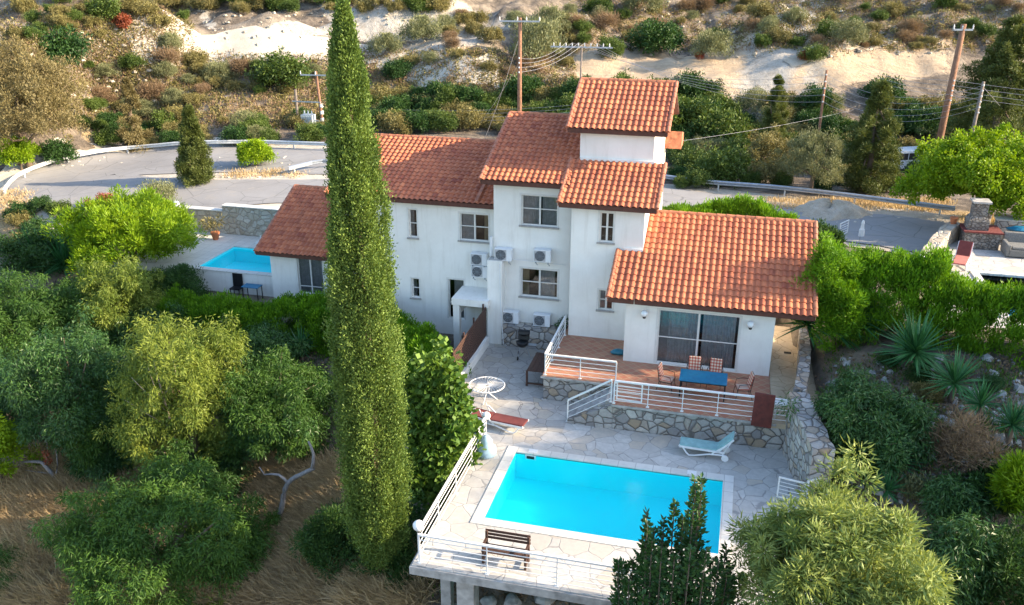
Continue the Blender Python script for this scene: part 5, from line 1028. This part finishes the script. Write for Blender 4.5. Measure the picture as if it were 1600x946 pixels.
# the tall cypress, its own builder: upright sprays round a spindle
def spire(label, X, Y, zb, zt, wmax, n=2600, kind='cypress', name='cypress_tree', top=(0,0), lsz=.085, prof=None):
    t = thing(name, label, 'cypress' , (X, Y, zb)); H = zt-zb; u = rng.random(n)**1.05; th = rng.uniform(0, 2*math.pi, n)
    pr = np.interp(u, [0,.06,.18,.35,.55,.75,.9,.97,1], prof or [.55,.8,.98,1.0,.86,.62,.36,.17,.03]); lump = 1+.10*np.sin(5*th+9*u)+.07*np.sin(3*th-17*u)+.06*np.sin(11*th+31*u)
    r = wmax/2*pr*lump*np.where(rng.random(n) < .2, rng.uniform(.5,.85,n), rng.uniform(.76,1.16,n)); C = np.stack([r*np.cos(th)+top[0]*u, r*np.sin(th)+top[1]*u, u*H], 1)
    per = 150; idx = np.repeat(np.arange(n), per); m = len(idx); s_ = rng.random(m); od = np.stack([np.cos(th), np.sin(th), np.zeros(n)], 1)
    sc = (.16+.22*pr)[idx]; P = C[idx]+rng.normal(0,1,(m,3))*np.stack([sc*.27,sc*.27,sc*.75],1)
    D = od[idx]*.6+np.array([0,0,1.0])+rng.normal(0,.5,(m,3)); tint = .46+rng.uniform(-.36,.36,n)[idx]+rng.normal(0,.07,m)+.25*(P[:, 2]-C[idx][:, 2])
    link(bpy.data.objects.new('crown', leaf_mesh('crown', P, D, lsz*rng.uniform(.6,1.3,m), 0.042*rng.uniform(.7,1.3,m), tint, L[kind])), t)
    core = MB().tube([(0,0,-.3),(top[0]*.5,top[1]*.5,H*.5),(top[0]*.98,top[1]*.98,H*.97)], [.28,.16,.03], 9).build('trunk', M['bark'], t, local=True)
    return t
cyb = PZ(596, 890, -2.6); cyx, cyy = cyb[0], cyb[1]
ct = PY(535, 9, cyy)
spire('very tall narrow green cypress rising from the bank left of the pool', cyx, cyy, ground(cyx, cyy)+1.5, ct[2], 1.74, 1900, top=(ct[0]-cyx, 0), prof=[.55,.88,1.0,1.0,.90,.68,.40,.18,.03])

NEAR = [
 # name, label, category, kind, box, kwargs
 ('feathery_tree','bright yellow green feathery tree at upper left beside the small pool','tree','feather',(104,305,302,425),dict(lift=1.0,dens=1.1)),
 ('dark_bush','dark green bush between the feathery tree and the left hedge','bush','hedgedark',(225,415,322,490),dict(lift=.2)),
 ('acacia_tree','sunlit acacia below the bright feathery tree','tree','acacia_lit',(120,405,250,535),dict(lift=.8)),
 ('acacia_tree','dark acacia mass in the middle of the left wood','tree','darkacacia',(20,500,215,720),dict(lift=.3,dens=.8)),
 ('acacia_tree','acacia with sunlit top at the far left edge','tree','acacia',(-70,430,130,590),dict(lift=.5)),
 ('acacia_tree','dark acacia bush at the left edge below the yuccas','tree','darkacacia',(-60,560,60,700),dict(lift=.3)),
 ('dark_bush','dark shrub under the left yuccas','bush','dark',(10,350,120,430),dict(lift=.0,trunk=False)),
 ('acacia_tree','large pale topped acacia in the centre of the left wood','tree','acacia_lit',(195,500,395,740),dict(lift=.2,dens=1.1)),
 ('acacia_tree','green acacia right of the large pale one, left of the cypress','tree','acacia',(340,560,520,720),dict(lift=.2)),
 ('low_bush','small green bush on the bank below the left hedge','bush','acacia',(330,495,425,560),dict(lift=0)),
 ('acacia_tree','large dark green acacia at the bottom left of centre','tree','acacia',(95,720,400,960),dict(lift=.4,dens=1.0,maxn=80000)),
 ('acacia_tree','dark acacia leaning over the dry slope left of the cypress','tree','darkacacia',(372,605,500,725),dict(lift=.3)),
 ('round_bush','rounded dark green bush at the left foot of the cypress','bush','hedgedark',(475,790,580,900),dict(lift=0,trunk=False)),
 ('dark_bush','dark green shrub at the right foot of the cypress','bush','hedgedark',(560,815,660,905),dict(lift=0,trunk=False)),
 ('acacia_bush','light green acacia tips at the bottom edge','bush','acacia_lit',(190,925,345,1010),dict(lift=0,trunk=False)),
 ('yellow_bush','yellow green bush at the left edge above the dry slope','bush','bright',(-50,640,35,760),dict(lift=.3,dens=.7)),
 ('green_bush','small green bush on the dry slope at lower centre','bush','acacia',(345,830,425,910),dict(lift=0,trunk=False)),
 ('fig_tree','broad leaved fig tree against the left deck railing','fig tree','fig',(628,560,745,790),dict(lift=.2,dens=1.3,shape='dome',dfac=.8)),
 ('fig_tree','lower fig branches filling the gap between cypress and deck','fig tree','fig',(630,690,715,800),dict(lift=.0,dens=1.3)),
 ('oleander_bush','dark green oleander by the deck corner under the fig tree','bush','carob',(618,760,662,850),dict(lift=0,trunk=False,dens=.5)),
 ('round_bush','rounded blue green bush in the middle of the rock garden','bush','darkacacia',(1275,595,1455,725),dict(lift=0,dens=1.3)),
 ('grey_bush','small grey green bush among stones right of the yucca pair','bush','olive',(1405,735,1465,790),dict(lift=0,trunk=False)),
 ('dry_bush','bare brown dry shrub at the centre of the rock garden','bush','dry',(1455,650,1560,745),dict(lift=0,dens=1.2)),
 ('pale_acacia','large sunlit pale acacia at the bottom right of the pool','tree','greyolive',(1160,766,1462,1050),dict(dens=1.25,maxn=130000,Yfix=18.3)),
 ('conifer_bush','dark upright conifer bush at the bottom right','bush','darkacacia',(1420,800,1560,1000),dict(lift=0,trunk=False)),
 ('conifer_bush','dark conifer at the bottom right corner','bush','hedgedark',(1500,820,1680,1000),dict(lift=0,trunk=False)),
 ('yellow_bush','bright green feathery tip at the right edge','bush','feather',(1560,715,1660,830),dict(lift=.4,dens=.8)),
 ('dark_bush','dark shrub above the bright tip on the right slope','bush','dark',(1500,725,1600,800),dict(lift=0,trunk=False,dens=.7)),
 ('ficus_tree','large round bright green tree over the barbecue at upper right','tree','ficus',(1440,214,1665,336),dict(lift=.9,dens=1.5,dfac=.8,maxn=110000,bark='greybark')),
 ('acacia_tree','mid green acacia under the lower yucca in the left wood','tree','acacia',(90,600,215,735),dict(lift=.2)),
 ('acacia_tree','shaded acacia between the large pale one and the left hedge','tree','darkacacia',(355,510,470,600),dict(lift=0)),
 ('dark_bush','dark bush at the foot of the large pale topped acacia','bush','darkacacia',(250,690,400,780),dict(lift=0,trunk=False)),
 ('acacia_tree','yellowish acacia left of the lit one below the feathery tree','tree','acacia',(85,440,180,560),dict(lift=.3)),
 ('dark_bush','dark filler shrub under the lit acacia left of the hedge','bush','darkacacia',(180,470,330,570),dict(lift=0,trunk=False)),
 ('dark_bush','dark shrub between the big lower acacia and the dead tree','bush','darkacacia',(110,680,220,760),dict(lift=0,trunk=False)),
 ('dark_bush','dark shrub low between the yuccas and the round bush','bush','dark',(1300,640,1390,740),dict(lift=0,trunk=False)),
 ('dark_bush','dark shrub right of the yucca pair behind the pale acacia','bush','darkacacia',(1440,740,1530,840),dict(lift=0,trunk=False)),
 ('acacia_tree','green acacia on the bank between forked trunk and left yuccas','tree','acacia',(395,570,515,655),dict(lift=0)),
 ('oleander_bush','dark bush low against the dry grass right of the big lower acacia','bush','darkacacia',(330,790,410,850),dict(lift=0,trunk=False)),
 ('dark_bush','dark shrub under the front left corner of the pool deck','bush','hedgedark',(600,860,668,920),dict(lift=0,trunk=False)),
 ('lavender_bush','grey flowering bush under the open gate','bush','olive',(1215,785,1290,830),dict(lift=0,trunk=False)),
 ('tree_with_brown_base','tall bright hedge bush at the right end of the annexe roof','bush','hedge',(1250,388,1345,560),dict(lift=0,dens=1.5,trunk=False,shape='dome')),
 ('young_conifer','small dark conifer standing on the road island','tree','pine',(264,166,338,286),dict(lift=.05,shape='cone',dens=4.2)),
 ('round_bush','small bright green bush on the road island','bush','bright',(370,219,424,259),dict(lift=.1,dens=1.6)),
 ('round_tree','small bright round tree at the far left beside the guardrail','tree','bright',(0,216,53,258),dict(lift=.5,dens=1.4)),
 ('grey_shrub','grey green shrub beside the white lamp behind the feathery tree','bush','olive',(224,280,275,320),dict(lift=0)),
 ('dusty_pine','big dusty brown pine at the left edge beyond the bend','pine','brownpine',(-60,70,112,262),dict(lift=.3,dens=1.3)),
 ('grey_tree','grey brown open tree on the left hillside above the bend','tree','brownpine',(165,120,245,230),dict(lift=.2,dens=.9,shape='cone')),
 ('tall_pine','tall loose pine behind the guardrail right of centre','pine','pine',(1300,125,1432,300),dict(lift=.2,shape='cone',dens=1.7)),
 ('slender_pine','slender pointed pine right of the villa','pine','pine',(1170,120,1250,250),dict(lift=.2,shape='cone',dens=1.4)),
 ('large_pine','very large dark pine at the right edge behind the poles','pine','pine',(1448,40,1680,260),dict(lift=.5,shape='cone',dens=1.4,maxn=90000)),
 ('grey_olive','pale grey olive bush in front of the slim pole','olive tree','olive',(1225,205,1320,302),dict(lift=.1,dens=1.2)),
 ('white_twig_bush','pale pinkish dry bush right of the villa','bush','dusty',(1160,200,1240,275),dict(lift=0,dens=.9)),
]
for (nm, lb, ct_, kd, bx, kw) in NEAR:
    o_ = plant(nm, lb, ct_, kd, bx, **kw)

# hedges: strings of upright feathery plumes along a line
def hedge(label, pxs, h, w, kind='hedge', z=None, dens=1., name='hedge', plume=.9):
    P = spline(np.array(pxs, float), .3); ln = np.sum(np.linalg.norm(np.diff(P, axis=0), axis=1)); c0 = P[len(P)//2]
    g0 = ground(*c0); t = thing(name, label, 'hedge', (c0[0], c0[1], g0)); mat, lf, wd, cr, per, mode, cpm = KIND[kind]
    T = np.gradient(P, axis=0); T /= np.linalg.norm(T, axis=1)[:, None]; Nn = np.stack([-T[:,1], T[:,0]], 1); n = int(ln*(w+2*h)*13.0*dens); k = rng.integers(0, len(P), n); s_ = rng.uniform(-1, 1, n)
    hh = h*(1+.10*np.sin(k*.21)+.09*np.sin(k*.53+1)+rng.normal(0,.05,n)); zz_ = np.where(rng.random(n) < .5, hh*rng.uniform(.85,1,n), hh*rng.random(n)); s2 = np.where((zz_ > hh*.8) | (rng.random(n) < .22), s_, np.sign(s_)*rng.uniform(.7,1.05,n))
    xy = P[k]+Nn[k]*(s2*w/2*np.sqrt(np.clip(1.15-(zz_/hh)**3*.8, .1, 1)))[:, None]; gz_ = terr(xy[:,0], xy[:,1]); C = np.column_stack([xy, gz_+zz_])-np.array([c0[0],c0[1],g0])
    Pp, D, l, w2, tt = clump_leaves(C, .28, 100, lf*1.05, wd*1.4, 'up', 1.25); link(bpy.data.objects.new('foliage', leaf_mesh('foliage', Pp, D, l, w2, tt, L[mat])), t); return t
hedge('long feathery green hedge left of the cypress along the lower lawn', [(-28.6,37.6),(-24.4,37.1),(-20.5,37.3),(-16.4,36.7)], 2.1, 1.9)
hedge('green hedge with yellow tips right of the cypress below the left wing', [(-16.2,36.3),(-14,35.2),(-12.2,33.6),(-11.3,32.6)], 1.7, 1.8)
hedge('dense bright hedge atop the rock garden, between tall bush and white globe lamp', [(4.9,36.6),(6.2,36.2),(8.2,35.8)], 3.1, 2.2, dens=1.4)
hedge('lower dense bright hedge below the neighbour pool, reaching the right edge', [(8.3,35.6),(10.8,34.9),(14.8,33.6)], 2.15, 2.2, dens=1.5)
hedge('bright plumed hedge between the annexe roof and the lane', [(-3.3,44.8),(-1,46.2),(1,46.4),(3.0,45.8)], 2.6, 1.4)
hedge('dark low hedge at the gable end behind the annexe roof', [(3.8,44),(4.8,42.4)], 2.2, 1.2, 'hedgedark')

# the upright glossy tree in front of the deck: many leafy rods
def rods(label, box, lift, nrod=46):
    x0, y0, x1, y1 = box; P = PY((x0+x1)/2, (y0+y1)/2, 18.6); dp = depth(P); W = (x1-x0)*dp/FPX; zt = None; g = ground(P[0], P[1]); t = thing('carob_tree', label, 'tree', (P[0],P[1],g))
    zt = PY((x0+x1)/2, y0, P[1])[2]-g; mb = MB(); PP, DD, TT = [], [], []
    for i in range(nrod):
        a = 2*math.pi*i/nrod*2.4; rr = W/2*math.sqrt((i+.5)/nrod); tip = np.array([rr*math.cos(a), rr*math.sin(a)*.8, zt*(1-.38*(rr/(W/2))**1.6)*rng.uniform(.86,1.0)]); b_ = np.array([tip[0]*.25, tip[1]*.25, .2]); mid = (b_+tip)/2+np.array([tip[0]*.34,tip[1]*.34,0])
        q = [b_*(1-s)**2+2*mid*s*(1-s)+tip*s*s for s in np.linspace(0,1,14)]; mb.tube(q, list(np.linspace(.05,.012,14)), 5)
        m = int(620); s = rng.random(m)**.75; s = .12+.88*s; pts = (1-s)[:,None]**2*b_+2*(mid*(s*(1-s))[:,None])+tip*(s*s)[:,None]; rad = .36*np.clip((1.02-s)*4, .15, 1)
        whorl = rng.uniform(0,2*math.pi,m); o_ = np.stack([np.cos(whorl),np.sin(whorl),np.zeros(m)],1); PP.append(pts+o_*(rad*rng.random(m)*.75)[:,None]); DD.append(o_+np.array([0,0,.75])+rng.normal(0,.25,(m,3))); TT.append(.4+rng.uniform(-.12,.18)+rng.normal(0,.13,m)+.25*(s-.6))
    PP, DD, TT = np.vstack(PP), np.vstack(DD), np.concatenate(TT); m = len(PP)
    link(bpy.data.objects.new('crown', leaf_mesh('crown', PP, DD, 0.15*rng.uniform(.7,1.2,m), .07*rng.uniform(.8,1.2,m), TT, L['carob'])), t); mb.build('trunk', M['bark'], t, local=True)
rods('dark green tree of upright leafy stems in front of the pool', (945,728,1188,960), 0)

# bare and half bare trees on the left slope
def bare_tree(label, base_px, pts_list, rads, extra=None, mat='greybark', name='bare_tree', dy=0.):
    B = hit(*base_px); B = PY(base_px[0], base_px[1], B[1]-dy); t = thing(name, label, 'tree', B); mb = MB(); Y = B[1]
    if dy: mb.tube([(B[0], B[1]+.3, ground(B[0], B[1]+.3)-.3), B], [.08, .07], 7)
    for pts, rr in zip(pts_list, rads):
        q = [PY(p[0], p[1], Y+(p[2] if len(p) > 2 else 0)) for p in pts]; mb.tube(spline(q, .3), list(np.interp(np.linspace(0,1,len(spline(q,.3))),[0,1],rr)), 7)
    mb.build('branches', M[mat], t, smooth=True); return t, B
bt, B = bare_tree('bare grey forked trunk leaning over the dry slope left of the cypress', (428,832), [[(428,832),(440,795),(445,765),(455,750),(470,742),(490,732)],[(450,755),(435,742),(413,742)],[(488,733),(490,710),(482,690)],[(413,742),(405,730)]], [(.13,.08),(.07,.03),(.08,.04),(.03,.015)])
bt, B = bare_tree('dead grey tree with reddish dry twigs at the left edge', (95,760), [[(95,760),(85,745),(70,728),(62,722),(35,722)],[(80,740),(60,738),(40,735)],[(70,728),(75,705),(70,680)],[(86,745),(90,725),(85,690)]], [(.12,.05),(.05,.015),(.05,.015),(.05,.012)])
P_, D_, l_, w_, t_ = clump_leaves(np.array([PY(x,y,B[1]) for x,y in ((60,665),(75,655),(90,670),(70,690),(50,690),(95,650),(80,700))])-B, .4, 130, .3, .012, 'droop'); link(bpy.data.objects.new('twigs', leaf_mesh('twigs', P_, D_, l_, w_, t_, L['dry'])), bt)
P_, D_, l_, w_, t_ = clump_leaves(np.array([PY(x,y,B[1]-.3) for x,y in ((72,708),(74,720))])-B, .16, 60, .12, .06, 'droop'); link(bpy.data.objects.new('red_leaves', leaf_mesh('red_leaves', P_, D_, l_, w_, t_, L['rust'])), bt)
bt, B = bare_tree('thin yellow green tree with bare pinkish branches in the left wood', (285,720), [[(285,720,0),(270,670,0),(255,620,0),(240,565,0)],[(270,670,0),(235,650,-.3),(195,625,-.5)],[(262,645,0),(225,610,-.4),(205,590,-.5)],[(268,665,0),(240,680,-.3),(205,690,-.5)],[(255,620,0),(275,585,0),(268,560,0)],[(262,640,0),(240,600,-.3),(232,575,-.4)],[(285,715,0),(240,705,-.5),(210,715,-.6)]], [(.07,.02),(.03,.008),(.03,.008),(.03,.008),(.03,.008),(.03,.008),(.03,.008)], mat='palebark', dy=2.0)
bt['label'] = 'thin yellow green tree with bare pinkish branches in the left wood'
pp = [(195,625),(185,640),(205,590),(215,600),(235,570),(245,560),(268,565),(205,690),(195,700),(225,700),(215,660),(190,660),(230,545),(180,610),(250,690),(275,600),(215,630),(235,610),(225,720),(205,715),(260,545),(240,530)]
P_, D_, l_, w_, t_ = clump_leaves(np.array([PY(x,y,B[1]+rng.uniform(-.8,.4)) for x,y in pp])-B, .42, 150, .18, .035, 'fan'); link(bpy.data.objects.new('crown', leaf_mesh('crown', P_, D_, l_, w_, t_+.1, L['acacia_lit'])), bt)
mb, B = bare_tree('leafless brown twigs under the acacia beside the cypress', (470,700), [[(488,720),(475,690),(470,670)],[(480,700),(500,680)],[(478,695),(455,685)]], [(.04,.01),(.02,.006),(.02,.006)], mat='bark')

# ------------------------------------------------------------------ hillside bushes: a few prototypes, individual copies
def proto(kind, W, H, dens, maxn, shape='dome'):
    me_, Cw = crown_mesh(kind, W, H, shape, dens, W, maxn); return me_
PRO = {'olive': [proto('olive',3,2.4,1.4,7000) for _ in range(2)], 'bush': [proto('bush',3,2.2,1.3,6500) for _ in range(3)], 'dark': [proto('dark',3,2.3,1.3,6500) for _ in range(2)], 'dusty': [proto('dusty',3,2.0,1.3,6000) for _ in range(3)], 'pine': [proto('pine',2.4,3.4,1.4,7000,'cone')], 'brownpine': [proto('brownpine',3,3.2,1.2,6500)], 'rust': [proto('rust',1.4,1.0,1.2,2500)], 'dry': [proto('dry',2,1.3,2.0,4000)], 'acacia':[proto('acacia',3,2.3,1.2,9000) for _ in range(2)], 'darkacacia':[proto('darkacacia',3,2.2,1.2,9000)], 'litacacia':[proto('acacia_lit',3,2.3,1.1,9000)], 'bright':[proto('bright',3,2.2,1.3,6000)]}
WH = {'olive':2.4/3,'bush':2.2/3,'dark':2.3/3,'dusty':2/3,'pine':3.4/2.4,'brownpine':3.2/3,'rust':1/1.4,'dry':1.3/2,'bright':2.2/3,'acacia':2.3/3,'darkacacia':2.2/3,'litacacia':2.3/3}; BW = {'pine':2.4,'rust':1.4,'dry':2}
def far_bush(kind, px, py, wpx, label, group=None, name=None, cat='bush', sq=1.):
    """px, py = foot of the bush on the survey photo, wpx = its width there"""
    P = hit(px, py); dp = depth(P); W = wpx*dp/FPX; s_ = W/BW.get(kind, 3.); H = W*WH[kind]*sq
    o = bpy.data.objects.new(name or {'olive':'olive_tree','pine':'pine_tree','brownpine':'pine_tree','dry':'dry_bush','rust':'red_bush'}.get(kind,'shrub'), rnd.choice(PRO[kind])); link(o)
    place(o, (P[0], P[1]+W*.1, P[2]+H*.42), rnd.uniform(0, 6), (s_*rnd.uniform(.9,1.1), s_, s_*sq*rnd.uniform(.9,1.1))); tag(o, label, cat, group); return o
SPEC = [('olive',915,118+210-215,110,'large grey olive at the top of the terraced hill right of the tall pole'),
]
BIG = [('dark',88,258,56,'dark shrub at the foot of the dusty brown pine by the guardrail'),('rust',165,322,30,'red bougainvillea bush behind the bright feathery tree'),('rust',140,328,22,'small red shrub left of the red bougainvillea'),('olive',265,82,38,'pale olive beside the start of the dirt track'),('dark',93,108,82,'dark green thicket on the left hillside above the pine'),('bush',44,64,34,'round green bush high on the left slope'),('rust',195,45,34,'red flowering bush at the top left'),('bush',160,35,60,'green bush above the red flowering one'),
 ('olive',340,132,48,'round olive on the scrub below the dirt track'),('bush',440,140,82,'broad bush left of the cypress below the dirt track'),('olive',272,168,38,'small pale olive right of the grey brown tree'),('olive',383,210,50,'pale olive above the long guardrail'),('olive',165,125,36,'olive on the spur above the grey brown tree'),
 ('olive',600,92,54,'grey olive right of the cypress beside the chalk cut'),('olive',655,72,62,'grey green olive on the sandy bank right of the chalk cut'),('dark',620,125,44,'dark bush just right of the cypress tip'),
 ('olive',835,100,88,'big silver olive behind the tall power pole'),('olive',860,62,64,'grey olive above the silver one at the top'),('bush',935,28,52,'green bush on the upper terrace right of the tall pole'),('olive',1005,24,72,'wide olive on the upper terrace'),('bush',955,92,44,'sunlit slender olive at the left end of the field'),('dark',1025,88,76,'large round green tree at the back of the field'),('olive',1110,95,62,'pinkish grey bush on the bank behind the field'),
 ('rust',1092,92,16,'small red bush at the back edge of the field'),('rust',1256,94,22,'red flowered bush at the right end of the field bank'),('olive',1325,75,58,'grey bush above the field at right'),('olive',400,225,36,'low olive behind the long guardrail'),('bush',1270,98,40,'green bush at the edge of the field'),
 ('dark',1380,165,60,'dark tree behind the tall loose pine'),('bright',1415,172,28,'bright green bush at the far end of the field'),('dark',1445,215,70,'dark green shrub left of the leaning pole'),('bush',1060,215,90,'leafy shrub right behind the top roof'),('bush',1125,235,90,'mid green shrub right of the tower'),('dusty',1200,290,70,'dusty shrub behind the guardrail right of the villa'),('bush',1130,290,80,'clipped looking green shrub behind the guardrail'),('bush',1080,275,60,'green shrub behind the guardrail nearest the tower')]
for k, px, py, w, l in BIG: far_bush(k, px, py, w, l)
# dense band of dark shrubs along the valley floor behind the villa
used = []
def ordn(i): return {1:'1st',2:'2nd',3:'3rd',21:'21st',22:'22nd',23:'23rd',31:'31st',32:'32nd',33:'33rd'}.get(i, '%dth' % i)
KN = {'olive':'grey olive bush','bush':'green bush','dark':'dark green bush','dusty':'dusty bush','dry':'dry brown bush','rust':'small red bush','bright':'light green bush','pine':'small pine','brownpine':'brown pine','acacia':'green acacia bush','darkacacia':'dark acacia bush','litacacia':'sunlit-toned acacia bush'}
def scatter(region, n, kinds, wr, group, label, sep=.5):
    c = 0; tries = 0; got = []
    while c < n and tries < n*30:
        tries += 1; x0, y0, x1, y1 = region; px, py = rnd.uniform(x0, x1), rnd.uniform(y0, y1); w = rnd.uniform(*wr)
        if any(abs(px-a) < sep*(w+b)/2 and abs(py-q) < sep*(w+b)/5 for a, q, b in used): continue
        used.append((px, py, w)); k = rnd.choice(kinds); got.append((px, k, far_bush(k, px, py, w, 'x', group))); c += 1
    for k in set(g[1] for g in got):
        row = sorted([g for g in got if g[1] == k], key=lambda g: g[0])
        for i, g in enumerate(row): g[2]['label'] = (KN[k]+', '+ordn(i+1)+' such from left'+label.replace('KIND','')) if len(row) > 1 else KN[k]+', the only one of its kind'+label.replace('KIND','')
scatter((585,158,905,210), 44, ['dark','dark','bush','dusty'], (34,62), 'dark thicket behind the left roofs', 'KIND in the thicket behind the left roofs')
scatter((830,156,1120,205), 28, ['dark','dark','bush'], (36,66), 'thicket in front of the field behind the top roof', 'KIND in the thicket below the field')
scatter((1040,172,1330,262), 44, ['dark','bush','dusty','bush','olive'], (32,62), 'shrubs between field and lane at right', 'KIND between the field and the lane')
scatter((1330,180,1600,300), 34, ['dark','bush','dusty'], (34,62), 'shrubs behind the lane at far right', 'KIND behind the lane at far right')
scatter((1045,262,1420,300), 22, ['bush','dusty','dark'], (26,46), 'shrubs just beyond the right guardrail', 'KIND just beyond the right guardrail')
scatter((120,190,520,232), 30, ['bush','dusty','dark'], (26,46), 'shrubs just beyond the bend guardrail', 'KIND just beyond the guardrail of the bend')
scatter((110,100,520,195), 36, ['dusty','bush','olive','dusty','dry'], (16,44), 'bushes on the scrub bank below the dirt track', 'KIND on the scrub bank below the dirt track')
scatter((0,0,300,62), 24, ['dusty','bush','dusty'], (18,44), 'bushes at the top left of the hillside', 'KIND near the top left of the hillside')
scatter((280,4,700,22), 26, ['dusty','bush','dusty'], (22,44), 'bushes along the top of the chalk cut', 'KIND above the chalk cut')
scatter((640,30,900,120), 26, ['dusty','olive','dry','dusty'], (18,40), 'bushes on the sandy bank by the tall pole', 'KIND on the sandy bank by the tall pole')
scatter((880,0,1600,75), 56, ['dusty','olive','dry','bush','dusty'], (16,42), 'bushes on the terraces above the field', 'KIND on the terraces above the field')
scatter((1250,55,1480,80), 8, ['dusty','dry'], (12,24), 'small bushes on the upper field edge', 'KIND on the upper field edge')
scatter((560,215,610,245), 4, ['bush','dusty'], (18,30), 'bushes right of the cypress by the guardrail', 'KIND by the guardrail right of the cypress')
scatter((0,330,110,400), 9, ['dusty','bush','dark'], (20,44), 'bushes on the dry bank at the far left', 'KIND on the dry bank at the far left')

scatter((0,480,230,640), 12, ['acacia','darkacacia','litacacia'], (55,95), 'undergrowth in the upper left wood', 'KIND in the upper left wood', .4)
scatter((130,640,350,790), 10, ['acacia','darkacacia','litacacia','dry'], (45,85), 'undergrowth in the lower left wood', 'KIND in the lower left wood', .4)
scatter((0,850,380,946), 7, ['dry','acacia','darkacacia'], (30,60), 'low bushes on the dry grass slope', 'KIND on the bottom dry grass slope')
scatter((1290,560,1590,800), 14, ['dry','dark','darkacacia','dusty'], (26,56), 'low bushes among the stones of the rock garden', 'KIND among the rock garden stones')

# ------------------------------------------------------------------ uncountable ground cover
def cover(name, spots, per, ln, wd, mode, mat, spread, lift=.0, droop=None, kind='stuff'):
    S_ = np.array(spots); n = len(S_); idx = np.repeat(np.arange(n), per); m = len(idx); xy = S_[idx, :2]+rng.normal(0, 1, (m, 2))*spread*np.atleast_1d(S_[idx, 2] if S_.shape[1] > 2 else 1.)[:, None]
    z = terr(xy[:,0], xy[:,1])+lift*rng.random(m); q = rng.normal(size=(m,3)); base = {'up': np.array([0,0,1.])+.45*q, 'flow': np.array([-.25,-.6,.35])+.45*q, 'out': q*[1,1,.5]+[0,0,.4]}[mode]
    o = link(bpy.data.objects.new(name, leaf_mesh(name, np.column_stack([xy, z]), base, ln*rng.uniform(.5,1.3,m), wd*rng.uniform(.7,1.3,m), .5+rng.normal(0,.2,m)+rng.uniform(-.32,.32,n)[idx], L[mat]))); o['kind'] = kind; return o
def spots_px(regs, n):
    out = []
    tot = sum((r[2]-r[0])*(r[3]-r[1]) for r in regs)
    for r in regs:
        for _ in range(int(n*(r[2]-r[0])*(r[3]-r[1])/tot)): P = hit(rnd.uniform(r[0], r[2]), rnd.uniform(r[1], r[3])); out.append((P[0], P[1], 1.))
    return out
cover('dry_grass', spots_px([(0,740,200,946),(60,700,140,760),(400,720,560,946),(560,860,660,946),(200,900,420,946)], 2600), 60, .85, .026, 'flow', 'straw', .22, .12)
cover('dry_grass', spots_px([(0,740,200,946),(60,700,140,760),(400,720,560,946),(560,860,660,946)], 500), 60, .5, .03, 'up', 'dry', .3)
cover('dry_grass', spots_px([(0,300,48,345),(350,268,470,278),(1200,312,1480,330),(1500,340,1600,350)], 700), 20, .28, .04, 'up', 'straw', .3)
cover('dry_scrub', spots_px([(0,0,300,200),(300,90,520,200),(560,80,900,150),(880,0,1600,80)], 3000), 26, .30, .10, 'out', 'dusty', .30, .25)
cover('dry_scrub', spots_px([(0,0,300,200),(300,90,520,200),(560,80,900,150),(880,0,1600,80)], 1600), 26, .30, .07, 'up', 'dry', .35, .2)
cover('leaf_litter', spots_px([(250,480,520,620),(1290,560,1600,780),(640,900,960,946),(380,560,520,700)], 700), 22, .16, .07, 'out', 'dry', .4, .02)
cover('green_weeds', spots_px([(560,900,680,946),(1290,560,1600,780),(330,500,520,620)], 260), 30, .2, .04, 'up', 'grass', .25, .0)

def stones(name, spots, size, mat):
    mb = MB()
    for (x, y, _) in spots:
        s_ = size*rnd.choice((.4,.5,.6,.8,1,1.5)); z = ground_fast(x, y); q = [np.array([rnd.uniform(.6,1)*s_*math.cos(a), rnd.uniform(.6,1)*s_*math.sin(a), 0]) for a in (0.3,1.5,2.7,3.9,5.2)]
        c_ = np.array([x, y, z-.05*s_]); tp = [v*.6+np.array([0,0,s_*rnd.uniform(.35,.7)]) for v in q]; mb.add([c_+v for v in q]+[c_+v for v in tp], [(i,(i+1)%5,5+(i+1)%5,5+i) for i in range(5)]+[(5,6,7,8,9)])
    o = mb.build(name, mat); o['kind'] = 'stuff'; return o
def ground_fast(x, y): return float(tlook(np.array([x]), np.array([y]))[0])
stones('loose_stones', spots_px([(0,0,300,200),(300,20,760,120),(560,80,900,130),(880,0,1600,90)], 1300), .24, M['gravel'])
stones('garden_stones', spots_px([(1290,560,1600,790)], 330), .20, M['concrete'])
stones('roadside_stones', spots_px([(1180,320,1480,350),(60,245,520,262),(330,262,520,280)], 350), .16, M['chalkgravel'])

# unseen pines right of the villa, added to throw shade over deck and terrace
for i, (x, y, h_, w_) in enumerate(((19,31.2,8.0,5.5),(23,33.5,9.5,6),(27,30,11,6.5),(31,34,13,7),(35,31,14,7),(24,28.6,8.5,5),(40,35,14,8))):
    g = ground(x, y); t = thing('shade_pine', ['nearest low pine','second pine from the garden','slim pine in the front row','pine behind the front row','tall front pine','small front pine','farthest pine'][i]+' added on the unseen right slope to shade the pool deck', 'pine', (x, y, g), group='added pines out of view that shade the deck'); me_, Cw = crown_mesh('pine', w_, h_*.8, 'dome', .7, w_, 14000)
    o = bpy.data.objects.new('crown', me_); link(o, t); o.location = (0,0,h_*.6); trunk_mb((0,0,-.3),(0,0,h_*.7),.22,Cw[:7]+[0,0,h_*.6]).build('trunk', M['bark'], t, local=True)
